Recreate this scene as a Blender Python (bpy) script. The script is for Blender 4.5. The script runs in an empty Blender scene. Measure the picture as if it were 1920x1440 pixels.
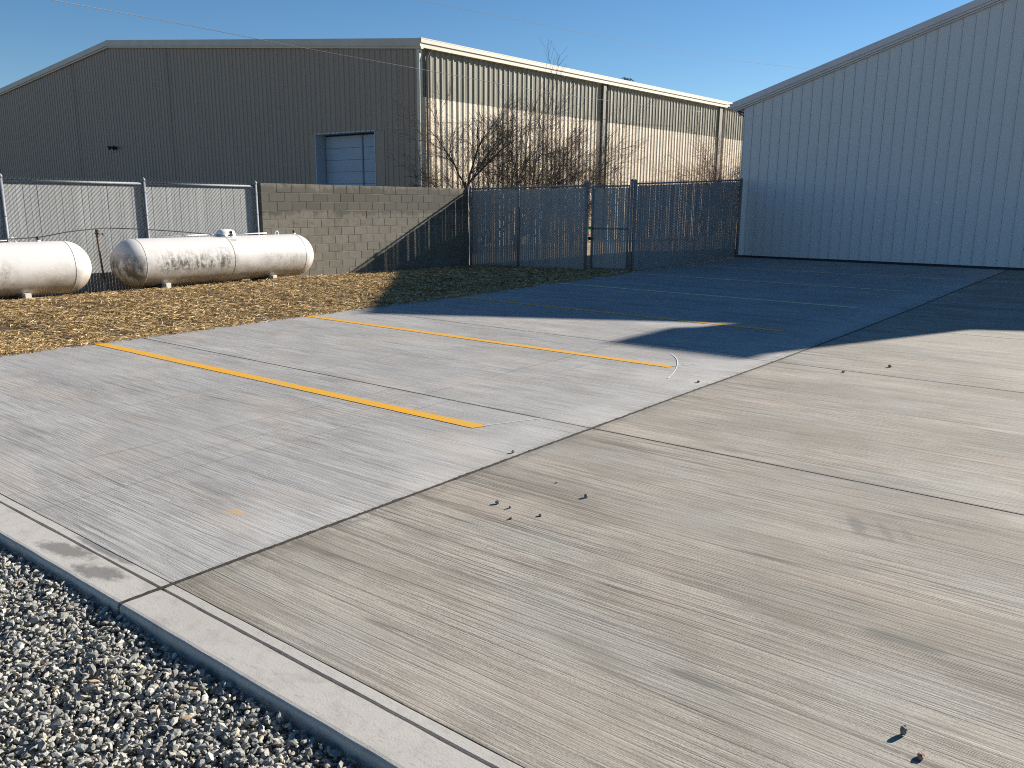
import bpy, bmesh, math, random
import numpy as np
from mathutils import Vector, Matrix, noise

S = bpy.context.scene
COL = S.collection

# ------------------------------------------------------------------ camera, light, exposure
CAMH = 1.7
FOC = 1550.0                       # focal length in pixels of the 1920 wide photograph
def _n(v):
    v = np.array(v, float); return v / np.linalg.norm(v)
_rA = -_n([-1050 - 960, 365 - 720, FOC]); _rB = _n([2200 - 960, 390 - 720, FOC])
_up = _n(np.cross(_rA, _rB))
if _up[1] > 0: _up = -_up
_Y = _rB; _X = _n(np.cross(_Y, _up))
if _X @ _rA < 0: _X = -_X
R = np.array([_X, _Y, _up])
cam = bpy.data.cameras.new('camera')
cam.sensor_width = 36; cam.lens = 36 * FOC / 1920
cam.clip_start = 0.05; cam.clip_end = 2000
camo = bpy.data.objects.new('camera', cam); COL.objects.link(camo)
M = Matrix.Identity(4)
for r in range(3):
    M[r][0] = R[r][0]; M[r][1] = -R[r][1]; M[r][2] = -R[r][2]
M[2][3] = CAMH
camo.matrix_world = M
S.camera = camo

SUN = _n([.39, 1.0, .44])
elev = math.asin(SUN[2]); rot = math.atan2(SUN[0], SUN[1])
W = bpy.data.worlds.new('World'); S.world = W; W.use_nodes = True
wn = W.node_tree.nodes; wl = W.node_tree.links
sky = wn.new('ShaderNodeTexSky'); sky.sky_type = 'NISHITA'; sky.sun_disc = False
sky.sun_elevation = elev; sky.sun_rotation = rot
sky.altitude = 1200; sky.air_density = 1.0; sky.dust_density = 0.0; sky.ozone_density = 3.0
hs = wn.new('ShaderNodeHueSaturation'); hs.inputs['Saturation'].default_value = 1.18
wl.new(sky.outputs[0], hs.inputs['Color']); wl.new(hs.outputs[0], wn['Background'].inputs[0])
wn['Background'].inputs[1].default_value = 0.054
sl = bpy.data.lights.new('sun', 'SUN'); sl.energy = 5.0; sl.angle = math.radians(0.53); sl.color = (1, .94, .85)
so = bpy.data.objects.new('sun', sl); COL.objects.link(so)
so.rotation_euler = Vector(SUN).to_track_quat('Z', 'Y').to_euler()
S.view_settings.view_transform = 'Standard'; S.view_settings.look = 'None'
S.view_settings.exposure = 1.1; S.view_settings.gamma = 1
S.view_settings.use_curve_mapping = False
S.render.engine = 'CYCLES'
S.cycles.max_bounces = 6
S.cycles.use_denoising = False
S.cycles.filter_width = 1.1

rnd = random.Random(7)
nrs = np.random.RandomState(11)

# ------------------------------------------------------------------ helpers
def tag(o, label=None, cat=None, group=None, kind=None):
    if label: o['label'] = label
    if cat: o['category'] = cat
    if group: o['group'] = group
    if kind: o['kind'] = kind
    return o

def link(name, me, parent=None):
    o = bpy.data.objects.new(name, me); COL.objects.link(o)
    if parent is not None: o.parent = parent
    return o

def empty(name, loc=(0, 0, 0)):
    o = bpy.data.objects.new(name, None); COL.objects.link(o)
    o.location = loc; o.empty_display_size = .2
    return o

class MB:
    """collects shapes and links them as one mesh; coordinates are world coordinates less the parent's place"""
    def __init__(s): s.v = []; s.f = []; s.sm = []
    def add(s, vs, fs, smooth=False):
        b = len(s.v); s.v += [tuple(v) for v in vs]
        s.f += [tuple(b + i for i in f) for f in fs]; s.sm += [smooth] * len(fs)
        return s
    def box(s, x0, x1, y0, y1, z0, z1):
        return s.add([(x0,y0,z0),(x1,y0,z0),(x1,y1,z0),(x0,y1,z0),(x0,y0,z1),(x1,y0,z1),(x1,y1,z1),(x0,y1,z1)],
                     [(0,3,2,1),(4,5,6,7),(0,1,5,4),(1,2,6,5),(2,3,7,6),(3,0,4,7)])
    def tube(s, pts, rads, n=8, cap=True, smooth=True):
        pts = [Vector(p) for p in pts]
        if not hasattr(rads, '__len__'): rads = [rads] * len(pts)
        b = len(s.v); ref = None
        for i, p in enumerate(pts):
            d = (pts[min(i + 1, len(pts) - 1)] - pts[max(i - 1, 0)])
            if d.length < 1e-9: d = Vector((0, 0, 1))
            d.normalize()
            if ref is None: ref = Vector((1, 0, 0)) if abs(d.x) < .8 else Vector((0, 1, 0))
            u = d.cross(ref)
            if u.length < 1e-6: u = d.cross(Vector((0, 1, .3)))
            u.normalize(); w = d.cross(u)
            ref = w.cross(d) if False else ref
            for k in range(n):
                a = 2 * math.pi * k / n
                s.v.append(tuple(p + rads[i] * (math.cos(a) * u + math.sin(a) * w)))
        for i in range(len(pts) - 1):
            for k in range(n):
                s.f.append((b + i*n + k, b + i*n + (k+1) % n, b + (i+1)*n + (k+1) % n, b + (i+1)*n + k)); s.sm.append(smooth)
        if cap:
            s.f.append(tuple(b + k for k in reversed(range(n)))); s.sm.append(False)
            e = b + (len(pts) - 1) * n
            s.f.append(tuple(e + k for k in range(n))); s.sm.append(False)
        return s
    def lathe(s, org, axis, prof, n=40, smooth=True):
        axis = Vector(axis).normalized(); org = Vector(org)
        ref = Vector((0, 0, 1)) if abs(axis.z) < .8 else Vector((1, 0, 0))
        u = axis.cross(ref).normalized(); w = axis.cross(u)
        b = len(s.v)
        for (t, r) in prof:
            for k in range(n):
                a = 2 * math.pi * k / n
                s.v.append(tuple(org + axis * t + max(r, 1e-4) * (math.cos(a) * u + math.sin(a) * w)))
        for i in range(len(prof) - 1):
            for k in range(n):
                s.f.append((b + i*n + k, b + (i+1)*n + k, b + (i+1)*n + (k+1) % n, b + i*n + (k+1) % n)); s.sm.append(smooth)
        s.f.append(tuple(b + k for k in range(n))); s.sm.append(False)
        e = b + (len(prof) - 1) * n
        s.f.append(tuple(e + k for k in reversed(range(n)))); s.sm.append(False)
        return s
    def mesh(s, name, mat=None, off=(0, 0, 0), recalc=False):
        me = bpy.data.meshes.new(name)
        if any(off): vs = [(x - off[0], y - off[1], z - off[2]) for x, y, z in s.v]
        else: vs = s.v
        me.from_pydata(vs, [], s.f)
        me.polygons.foreach_set('use_smooth', s.sm)
        if mat: me.materials.append(mat)
        if recalc:
            bm = bmesh.new(); bm.from_mesh(me); bmesh.ops.recalc_face_normals(bm, faces=bm.faces); bm.to_mesh(me); bm.free()
        me.update()
        return me
    def build(s, name, mat, parent=None, recalc=True):
        off = (0, 0, 0)
        if parent is not None: off = tuple(parent.location)
        return link(name, s.mesh(name, mat, off, recalc), parent)

def fast_mesh(name, verts, faces, mat, cols=None, nper=3):
    """big meshes from numpy arrays"""
    me = bpy.data.meshes.new(name)
    nv, nf = len(verts), len(faces)
    me.vertices.add(nv); me.vertices.foreach_set('co', np.asarray(verts, np.float32).ravel())
    me.loops.add(nf * nper); me.loops.foreach_set('vertex_index', np.asarray(faces, np.int32).ravel())
    me.polygons.add(nf); me.polygons.foreach_set('loop_start', np.arange(nf, dtype=np.int32) * nper)
    me.polygons.foreach_set('loop_total', np.full(nf, nper, np.int32))
    me.polygons.foreach_set('use_smooth', np.zeros(nf, bool))
    me.update(calc_edges=True)
    if cols is not None:
        a = me.color_attributes.new('Col', 'FLOAT_COLOR', 'POINT')
        a.data.foreach_set('color', np.asarray(cols, np.float32).ravel())
    me.materials.append(mat)
    return me

# ------------------------------------------------------------------ material helpers
class NB:
    def __init__(s, name, rough=.7, metal=0, spec=.5):
        s.m = bpy.data.materials.new(name); s.m.use_nodes = True
        s.n = s.m.node_tree.nodes; s.l = s.m.node_tree.links
        s.b = s.n['Principled BSDF']
        s.b.inputs['Roughness'].default_value = rough; s.b.inputs['Metallic'].default_value = metal
        s.b.inputs['Specular IOR Level'].default_value = spec
        s._pos = None
    def set(s, sock, v):
        if v is None: return
        if hasattr(v, 'is_output'): s.l.new(v, sock)
        else:
            if hasattr(v, '__len__') and len(v) == 3 and sock.type == 'RGBA': v = (*v, 1)
            sock.default_value = v
    def pos(s):
        if s._pos is None: s._pos = s.n.new('ShaderNodeNewGeometry').outputs['Position']
        return s._pos
    def obj(s): return s.n.new('ShaderNodeTexCoord').outputs['Object']
    def map(s, vec, scale=(1,1,1), loc=(0,0,0), rot=(0,0,0)):
        m = s.n.new('ShaderNodeMapping'); s.l.new(vec, m.inputs[0])
        m.inputs['Scale'].default_value = scale; m.inputs['Location'].default_value = loc; m.inputs['Rotation'].default_value = rot
        return m.outputs[0]
    def noise(s, vec, scale=1, detail=3, rough=.5, dist=0, out='Fac'):
        t = s.n.new('ShaderNodeTexNoise'); s.l.new(vec, t.inputs['Vector'])
        t.inputs['Scale'].default_value = scale; t.inputs['Detail'].default_value = detail
        t.inputs['Roughness'].default_value = rough; t.inputs['Distortion'].default_value = dist
        return t.outputs[out]
    def ramp(s, f, a, b, ca=0.0, cb=1.0):
        r = s.n.new('ShaderNodeMapRange'); s.l.new(f, r.inputs[0]); r.clamp = True
        r.inputs[1].default_value = a; r.inputs[2].default_value = b; r.inputs[3].default_value = ca; r.inputs[4].default_value = cb
        return r.outputs[0]
    def math(s, op, a, b=None, clamp=False):
        m = s.n.new('ShaderNodeMath'); m.operation = op; m.use_clamp = clamp
        s.set(m.inputs[0], a); s.set(m.inputs[1], b); return m.outputs[0]
    def mix(s, f, a, b, mode='MIX'):
        m = s.n.new('ShaderNodeMix'); m.data_type = 'RGBA'; m.blend_type = mode
        s.set(m.inputs[0], f); s.set(m.inputs[6], a); s.set(m.inputs[7], b)
        return m.outputs[2]
    def sep(s, vec):
        x = s.n.new('ShaderNodeSeparateXYZ'); s.l.new(vec, x.inputs[0]); return x.outputs
    def comb(s, x, y, z):
        c = s.n.new('ShaderNodeCombineXYZ'); s.set(c.inputs[0], x); s.set(c.inputs[1], y); s.set(c.inputs[2], z); return c.outputs[0]
    def rand(s): return s.n.new('ShaderNodeObjectInfo').outputs['Random']
    def attr(s, name='Col'):
        a = s.n.new('ShaderNodeAttribute'); a.attribute_name = name; return a.outputs['Color']
    def color(s, v): s.set(s.b.inputs['Base Color'], v); return s
    def bump(s, h, dist=.01, strength=1.0):
        b = s.n.new('ShaderNodeBump'); s.set(b.inputs['Height'], h)
        b.inputs['Distance'].default_value = dist; b.inputs['Strength'].default_value = strength
        s.l.new(b.outputs[0], s.b.inputs['Normal']); return s
    def blot(s, cx, cy, rx, ry, ang=0, nz=None):
        """soft spot of its own shape on the ground: 1 inside, 0 outside"""
        m = s.n.new('ShaderNodeMapping'); m.vector_type = 'TEXTURE'; s.l.new(s.pos(), m.inputs[0])
        m.inputs['Location'].default_value = (cx, cy, 0); m.inputs['Rotation'].default_value = (0, 0, ang)
        m.inputs['Scale'].default_value = (rx, ry, 1)
        ln = s.n.new('ShaderNodeVectorMath'); ln.operation = 'LENGTH'; s.l.new(m.outputs[0], ln.inputs[0])
        v = ln.outputs['Value']
        if nz is not None: v = s.math('ADD', v, s.math('MULTIPLY', s.math('SUBTRACT', nz, .5), 1.6))
        return s.ramp(v, .55, 1.0, 1.0, 0.0)

def concrete(name, base, dark, lite, kind):
    q = NB(name, rough=.85, spec=.3)
    p = q.pos()
    wob = q.noise(p, .3, 1)
    xyz = q.sep(p)
    yy = q.math('ADD', xyz[1], q.math('MULTIPLY', q.math('SUBTRACT', wob, .5), .09))
    pv = q.comb(xyz[0], yy, 0.0)
    blotch = q.noise(q.map(p, (.55, 1.1, 1)), 1.1, 5, .6)
    streak = q.noise(q.map(pv, (.45, 1.7, 1), (3, 1, 0)), 1, 2, .5)
    speck = q.noise(p, 130, 2, .6)
    fine = q.noise(p, 26, 4, .65)
    if kind == 'smooth':
        c = q.mix(q.ramp(blotch, .3, .7), base, lite)
        c = q.mix(q.math('MULTIPLY', q.ramp(q.noise(p, 9, 5, .65, .5), .5, .75), .5), c, dark)
        c = q.mix(q.math('MULTIPLY', q.ramp(speck, .3, .5, 1, 0), .25), c, dark)
        n1 = q.noise(q.map(p, (3, 6, 1)), 4, 5, .7)
        for (cx, cy, rx, ry, a) in [(-3.72, 1.64, .19, .075, .25), (-4.10, 1.66, .24, .07, .2), (-3.95, 1.78, .3, .03, .0)]:
            c = q.mix(q.math('MULTIPLY', q.blot(cx, cy, rx, ry, a, n1), .75), c, (.13, .125, .115))
        crk = q.noise(q.map(p, (1.2, 7, 1), (0, 0, 0), (0, 0, .5)), 2, 4, .6)
        c = q.mix(q.ramp(q.math('ABSOLUTE', q.math('SUBTRACT', crk, .5)), 0, .006, .35, 0), c, (.12, .11, .09))
        q.color(c)
        q.bump(q.math('ADD', q.math('MULTIPLY', fine, .6), q.math('MULTIPLY', speck, .35)), .002, .8)
        return q.m
    b1 = q.noise(q.map(pv, (.5, 48, 1)), 1, 2, .6)
    b2 = q.noise(q.map(pv, (1.6, 105, 1), (7, 3, 0)), 1, 2, .7)
    b3 = q.noise(q.map(pv, (6, 230, 1), (1, 9, 0)), 1, 1, .6)
    grain = q.noise(q.map(p, (1, 1.8, 1)), 75, 3, .7)
    amt = q.ramp(q.noise(q.map(p, (.6, .8, 1), (5, 5, 0)), 1, 3), .3, .7, .5, 1.0)      # the broom bit deeper in some places
    lines = q.math('ADD', q.math('ADD', q.math('MULTIPLY', b2, .45), q.math('MULTIPLY', b3, .25)), q.math('MULTIPLY', grain, .30))
    deep = q.ramp(q.math('ADD', q.math('MULTIPLY', b1, .85), q.math('MULTIPLY', grain, .15)), .34, .42, 1, 0)
    c = q.mix(q.ramp(blotch, .33, .68), base, lite)
    c = q.mix(q.ramp(streak, .45, .72, 0, .35), c, dark)
    c = q.mix(q.math('MULTIPLY', q.ramp(lines, .455, .515, 1, 0), q.math('MULTIPLY', amt, .68)), c, tuple(x * .50 for x in dark))
    c = q.mix(q.math('MULTIPLY', q.ramp(lines, .52, .60), q.math('MULTIPLY', amt, .55)), c, tuple(min(1, x * 1.22) for x in lite))
    c = q.mix(q.math('MULTIPLY', deep, q.math('MULTIPLY', amt, .78)), c, tuple(x * .42 for x in dark))
    c = q.mix(q.math('MULTIPLY', q.ramp(speck, .33, .47, 1, 0), .4), c, tuple(x * .5 for x in dark))
    # single bristle scores: long thin lines, broken here and there
    score = None
    for (Y, e, k, sd_) in ((11, .020, .85, 1.0), (23, .034, .70, 5.0), (41, .05, .50, 9.0)):
        d = q.math('ABSOLUTE', q.math('SUBTRACT', q.noise(q.map(pv, (.16, Y, 1), (sd_, sd_, 0)), 1, 0), .5))
        brk = q.ramp(q.noise(q.map(pv, (.8, Y * .8, 1), (sd_ + 3, 2, 0)), 1, 2), .36, .52)
        ln_ = q.math('MULTIPLY', q.math('MULTIPLY', q.ramp(d, e * .35, e, 1, 0), brk), k)
        score = ln_ if score is None else q.math('MAXIMUM', score, ln_)
    score = q.math('MULTIPLY', score, q.math('MULTIPLY', amt, .75 if kind == 'left' else 1.0))
    c = q.mix(score, c, tuple(x * .36 for x in dark))
    tint = q.noise(q.map(pv, (.7, 1.4, 1), (11, 3, 0)), 1.3, 2)
    c = q.mix(q.ramp(tint, .52, .66, 0, .22), c, (.46, .36, .27)); c = q.mix(q.ramp(tint, .48, .34, 0, .22), c, (.33, .35, .32))
    c = q.mix(q.math('MULTIPLY', q.ramp(fine, .56, .7), .3), c, lite)
    n1 = q.noise(q.map(pv, (3, 14, 1)), 1.5, 4, .7)
    # uneven cure: grey clouds and pale scuffs, then grime along the tooled joints
    c = q.mix(q.ramp(q.noise(q.map(p, (1.0, 2.0, 1), (4, 1, 0)), 2.1, 6, .68), .50, .64, 0, .42), c, dark)
    c = q.mix(q.ramp(q.noise(q.map(pv, (.9, 2.2, 1), (8, 6, 0)), 1.2, 3, .6), .53, .70, 0, .25), c, tuple(min(1, v * 1.18) for v in lite))
    jn = q.noise(q.map(p, (1.3, 1.3, 1), (2, 2, 0)), 5, 4, .7)
    for yj in (5.256, 8.90, 12.56, 16.2):
        c = q.mix(q.math('MULTIPLY', q.ramp(q.math('ABSOLUTE', q.math('SUBTRACT', xyz[1], yj)), .007, .022, .85, 0), q.ramp(jn, .25, .5, .5, 1)), c, (.09, .08, .065))
    dm = q.math('ABSOLUTE', q.math('ADD', xyz[0], 3.30))
    c = q.mix(q.math('MULTIPLY', q.ramp(dm, .03, .10, .6, 0), q.ramp(jn, .40, .60)), c, (.13, .115, .09))
    if kind == 'left':
        # pale bloom along the long joint, patchy greyer cure marks
        xm = q.ramp(q.math('ABSOLUTE', q.math('ADD', xyz[0], 3.32)), .05, .9, 1, 0)
        c = q.mix(q.math('MULTIPLY', xm, q.ramp(q.noise(p, 1.7, 5, .65), .35, .65, .1, .5)), c, (.54, .52, .48))
        c = q.mix(q.ramp(q.noise(q.map(p, (.5, .9, 1), (2, 8, 0)), 1, 6, .65), .5, .66, 0, .35), c, (.27, .265, .26))
        c = q.mix(q.math('MULTIPLY', q.blot(-3.9, 2.49, .09, .05, 0, n1), .6), c, (.52, .33, .16))
        # faint hairline marks running with the long joint
        hl = q.noise(q.map(p, (1, .12, 1)), 1.3, 3, .6)
        for cx in (-6.72, -5.5, -4.75, -5.15):
            d = q.math('ABSOLUTE', q.math('ADD', xyz[0], q.math('ADD', -cx, q.math('MULTIPLY', q.math('SUBTRACT', hl, .5), .35))))
            k = q.math('MULTIPLY', q.ramp(d, .0, .012 if cx != -6.72 else .018, 1, 0), q.ramp(q.noise(q.map(p, (1, 1, 1), (cx, 0, 0)), 1.6, 3), .36, .56, .0, .62))
            c = q.mix(k, c, (.15, .14, .12))
    else:
        c = q.mix(q.ramp(q.noise(q.map(pv, (.35, 1.1, 1), (9, 4, 0)), 1, 3, .55), .48, .68, 0, .6), c, tuple(x * .8 for x in dark))
        for (cx, cy, rx, ry, a, k) in [(-.62, 3.34, .22, .045, .0, .95), (-.25, 3.2, .2, .05, 0, .6), (-1.13, 2.57, .20, .03, 0, .9), (-2.05, 8.2, .5, .1, .1, .3)]:
            c = q.mix(q.math('MULTIPLY', q.blot(cx, cy, rx, ry, a, n1), k), c, (.15, .145, .12))
        for (cx, cy, rx, ry, a, k) in [(-1.12, 4.50, .05, .20, .5, .75), (-.97, 4.50, .03, .15, .5, .55), (-.87, 4.53, .03, .13, .5, .5), (-1.0, 4.38, .16, .03, .1, .5)]:
            c = q.mix(q.math('MULTIPLY', q.blot(cx, cy, rx, ry, a, n1), k), c, (.16, .15, .13))
    q.color(c)
    h = q.math('ADD', q.math('MULTIPLY', b2, .5), q.math('MULTIPLY', b3, .35))
    h = q.math('SUBTRACT', h, q.math('MULTIPLY', deep, .25))
    h = q.math('SUBTRACT', q.math('ADD', q.math('MULTIPLY', h, amt), q.math('MULTIPLY', grain, .35)), q.math('MULTIPLY', score, .5))
    q.bump(h, .0032, .85)
    return q.m

M_CL = concrete('concrete_left', (.37, .354, .330), (.235, .223, .206), (.45, .435, .41), 'left')
M_CR = concrete('concrete_right', (.335, .303, .252), (.205, .178, .140), (.425, .388, .325), 'right')
M_CS = concrete('concrete_smooth', (.405, .378, .335), (.26, .235, .20), (.48, .452, .405), 'smooth')

def simple(name, col, rough=.6, metal=0, var=.15, scale=4, bump=0, spec=.5, stretch=(1, 1, 1), rnd_amt=0):
    q = NB(name, rough, metal, spec)
    f = q.noise(q.map(q.pos(), stretch), scale, 5, .6)
    c = q.mix(q.ramp(f, .3, .7), tuple(x * (1 - var) for x in col), tuple(min(1, x * (1 + var)) for x in col))
    if rnd_amt:
        c = q.mix(q.math('MULTIPLY', q.rand(), rnd_amt), c, tuple(x * .6 for x in col))
    q.color(c)
    if bump: q.bump(q.noise(q.pos(), scale * 8, 4, .6), bump, .8)
    return q.m

M_JOINT = simple('joint_filler', (.040, .032, .022), .95, var=.5, scale=30, bump=.01)
M_UNDER = simple('joint_shadow_base', (.03, .027, .024), .95)
M_GALV = simple('galvanised_steel', (.18, .19, .205), .62, .15, .2, 12)
M_WIRE = simple('galvanised_wire', (.15, .16, .17), .5, .3, .3, 20)
M_SLAT = simple('grey_plastic_slat', (.33, .335, .325), .5, 0, .10, 3, stretch=(1, 1, .3), rnd_amt=.28)
M_BLACK = simple('black_rubber', (.02, .02, .022), .6)
M_RUST = simple('rusty_brown_steel', (.10, .055, .035), .75, .2, .3, 15)
M_GREEN = simple('green_strap', (.02, .45, .12), .5)
M_CREAM = simple('cream_trim', (.62, .55, .42), .5, 0, .06, 1.5)
M_TRIMG = simple('gable_trim', (.50, .45, .38), .5, 0, .08, 1.5)
M_WTRIM = simple('pale_grey_trim', (.58, .56, .57), .5, 0, .05, 1.5)
M_ROOF = simple('roof_sheet', (.5, .5, .48), .4, .3)
M_DARK = simple('dark_base_gap', (.03, .03, .035), .9)
M_DOOR = simple('blue_grey_door', (.30, .37, .46), .5, 0, .06, 2)
M_DOORF = simple('door_frame_metal', (.36, .43, .50), .5, 0, .06, 2)
M_SOIL = None

# ------------------------------------------------------------------ ground
def xm(y):      # the long joint wanders a little
    return float(np.interp(y, [1.54, 4.3, 7, 8.7, 11.8, 15.3, 20, 26.5], [-3.343, -3.322, -3.293, -3.258, -3.233, -3.241, -3.30, -3.354]))
def xl(y):      # the left edge of the pavement
    return float(np.interp(y, [1.54, 4.7, 7.9, 11.4, 14.9, 18.6, 22.1, 26.1, 30], [-10.10, -10.09, -10.19, -10.26, -10.45, -10.66, -10.8, -11.09, -11.2]))
def xmid(y):
    return float(np.interp(y, [1.54, 5.4, 7.5, 10.2, 13.4, 26.5], [-6.87, -6.76, -6.86, -6.86, -6.98, -7.2]))

def soil_mat():
    q = NB('soil', .95, 0, .2)
    p = q.pos()
    f = q.noise(p, 3, 6, .65); g = q.noise(p, 40, 3, .6)
    c = q.mix(q.ramp(f, .35, .65), (.06, .036, .018), (.11, .067, .034))
    c = q.mix(q.math('MULTIPLY', q.ramp(g, .45, .65), .5), c, (.22, .155, .08))
    q.color(c); q.bump(q.math('ADD', f, q.math('MULTIPLY', g, .3)), .03, .8)
    return q.m
M_SOIL = soil_mat()
def far_ground_mat():
    q = NB('dry_ground', .95, 0, .2)
    p = q.pos(); f = q.noise(p, .6, 6, .65); g = q.noise(p, 14, 4, .65)
    c = q.mix(q.ramp(f, .35, .65), (.24, .19, .12), (.34, .27, .17))
    c = q.mix(q.math('MULTIPLY', q.ramp(g, .45, .65), .5), c, (.14, .11, .07))
    q.color(c); q.bump(g, .03, .6)
    return q.m
M_FARG = far_ground_mat()

def straw_z(x, y):
    e = xl(y)
    t = min(1, max(0, (e - x) / 3.3)); t = t * t * (3 - 2 * t)
    fy = 1 - min(1, max(0, (y - 10.5) / 6.0)) * .85
    z = -.012 + .165 * t * fy
    if x < -14.05: z -= .11 * fy * min(1, (-14.05 - x) / .22)
    z += .028 * noise.noise(Vector((x * 1.3, y * 1.3, 0))) * min(1, max(0, (e - x) / .5)) + .012 * noise.noise(Vector((x * 5, y * 5, 3))) * min(1, max(0, (e - x) / .3))
    return z

mb = MB(); mb.add([(-400, -300, -.22), (400, -300, -.22), (400, 500, -.22), (-400, 500, -.22)], [(0, 1, 2, 3)])
tag(mb.build('ground', M_FARG), kind='structure', label='dry brown open ground around and behind the buildings')

# soil bed under the straw
nx, ny = 70, 190
vs = []; fs = []
ys = np.linspace(1.0, 18.35, ny)
for j, y in enumerate(ys):
    for i in range(nx):
        x = xl(y) + .15 + (-15.25 - xl(y) - .15) * i / (nx - 1)
        vs.append((x, y, straw_z(x, y) if x < xl(y) else -.05))
for j in range(ny - 1):
    for i in range(nx - 1):
        a = j * nx + i; fs.append((a, a + nx, a + nx + 1, a + 1))
mb = MB(); mb.add(vs, fs, True)
tag(mb.build('soil_bed', M_SOIL), kind='structure', label='dark soil showing between straw beside the pavement')
# ground strip behind the fence line
mb = MB()
nx2, ny2 = 40, 60
vs = []
for j in range(ny2):
    for i in range(nx2):
        x = -60 + 48.9 * i / (nx2 - 1); y = 18.2 + 42 * j / (ny2 - 1)
        if x > -11.1: x = -11.1
        vs.append((x, y, -.10 + .03 * noise.noise(Vector((x * .7, y * .7, 9)))))
mb.add(vs, [(j*nx2+i, j*nx2+i+1, (j+1)*nx2+i+1, (j+1)*nx2+i) for j in range(ny2-1) for i in range(nx2-1)], True)
tag(mb.build('yard_ground', M_FARG), kind='structure', label='dry tan yard ground behind the chain link fence')

# straw
def straw_mat():
    q = NB('straw', .9, 0, .05); q.color(q.attr('Col'))
    return q.m
M_STRAW = straw_mat()
N = 190000
ya = nrs.uniform(1.2, 18.6, N * 2); ya = ya[:N]
xa = np.empty(N); za = np.empty(N); keep = np.ones(N, bool)
for i in range(N):
    y = ya[i]; e = xl(y)
    x = e + .05 - (15.15 + e + .05) * nrs.rand()
    if nrs.rand() < .035: x = e + .12 * nrs.rand() ** 2 * 1.2
    if y > 18.0: x = min(x, e)
    xa[i] = x
    z = straw_z(x, y) if x < e else .004
    za[i] = z
    d = noise.noise(Vector((x * 1.6, y * 2.2, 5))) + .5 * noise.noise(Vector((x * 5, y * 6, 2)))
    if y > 12: d -= .12
    if nrs.rand() > .78 + 1.0 * d: keep[i] = False
xa, ya, za = xa[keep], ya[keep], za[keep]; n = len(xa)
yaw = nrs.uniform(0, 2 * math.pi, n) ; L = nrs.uniform(.05, .16, n); w = nrs.uniform(.0018, .0040, n)
pit = nrs.normal(0, .16, n); bend = nrs.normal(0, .35, n); lift = np.abs(nrs.normal(.008, .014, n)) + .003
dx, dy = np.cos(yaw), np.sin(yaw)
dx2, dy2 = np.cos(yaw + bend), np.sin(yaw + bend)
P1 = np.stack([xa, ya, za + lift], 1)
P0 = P1 - np.stack([dx * L / 2, dy * L / 2, np.sin(pit) * L / 2], 1)
P2 = P1 + np.stack([dx2 * L / 2, dy2 * L / 2, np.sin(pit) * L / 2 - .003], 1)
sd = np.stack([-dy * w, dx * w, np.zeros(n)], 1)
tw = np.stack([np.zeros(n), np.zeros(n), w * nrs.uniform(-1, 1, n)], 1)
V = np.stack([P0 - sd, P0 + sd, P1 + sd + tw, P1 - sd - tw, P2 + sd * .6, P2 - sd * .6], 1).reshape(-1, 3)
b = np.arange(n)[:, None] * 6
F = np.concatenate([b + [0, 3, 2, 1], b + [3, 5, 4, 2]], 1).reshape(-1, 4)
t = nrs.rand(n) ** 1.1
ca = np.array([.17, .095, .045]); cb = np.array([.78, .56, .26])
tm = np.clip(t + .25 * (nrs.rand(n) - .5), 0, 1)[:, None]
C = ca * (1 - tm) + cb * tm
hot = nrs.rand(n) < .16; C[hot] = [.86, .68, .38]
C = np.repeat(np.concatenate([C, np.ones((n, 1))], 1), 6, 0)
so_ = link('straw', fast_mesh('straw', V, F, M_STRAW, C, 4))
tag(so_, 'golden straw mulch strewn over soil beside the concrete', 'straw', kind='stuff')

# gravel bed and stones
def gravel_bed_mat():
    q = NB('gravel_bed', .9); p = q.pos()
    v = q.n.new('ShaderNodeTexVoronoi'); q.l.new(p, v.inputs['Vector']); v.inputs['Scale'].default_value = 38
    c = q.mix(q.ramp(v.outputs['Distance'], .1, .6, 1, 0), (.03, .03, .035), v.outputs['Color'])
    c = q.mix(.75, c, (.16, .155, .15)); q.color(c); q.bump(v.outputs['Distance'], -.02, 1)
    return q.m
mb = MB()
gx = np.linspace(-12, 8, 60); gy = np.linspace(-9, 1.56, 30)
vs = [(x, y, -.15) for y in gy for x in gx]
mb.add(vs, [(j*60+i, j*60+i+1, (j+1)*60+i+1, (j+1)*60+i) for j in range(29) for i in range(59)], True)
tag(mb.build('gravel_bed', gravel_bed_mat()), kind='structure', label='crushed grey gravel bed in front of the concrete edge')

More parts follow.
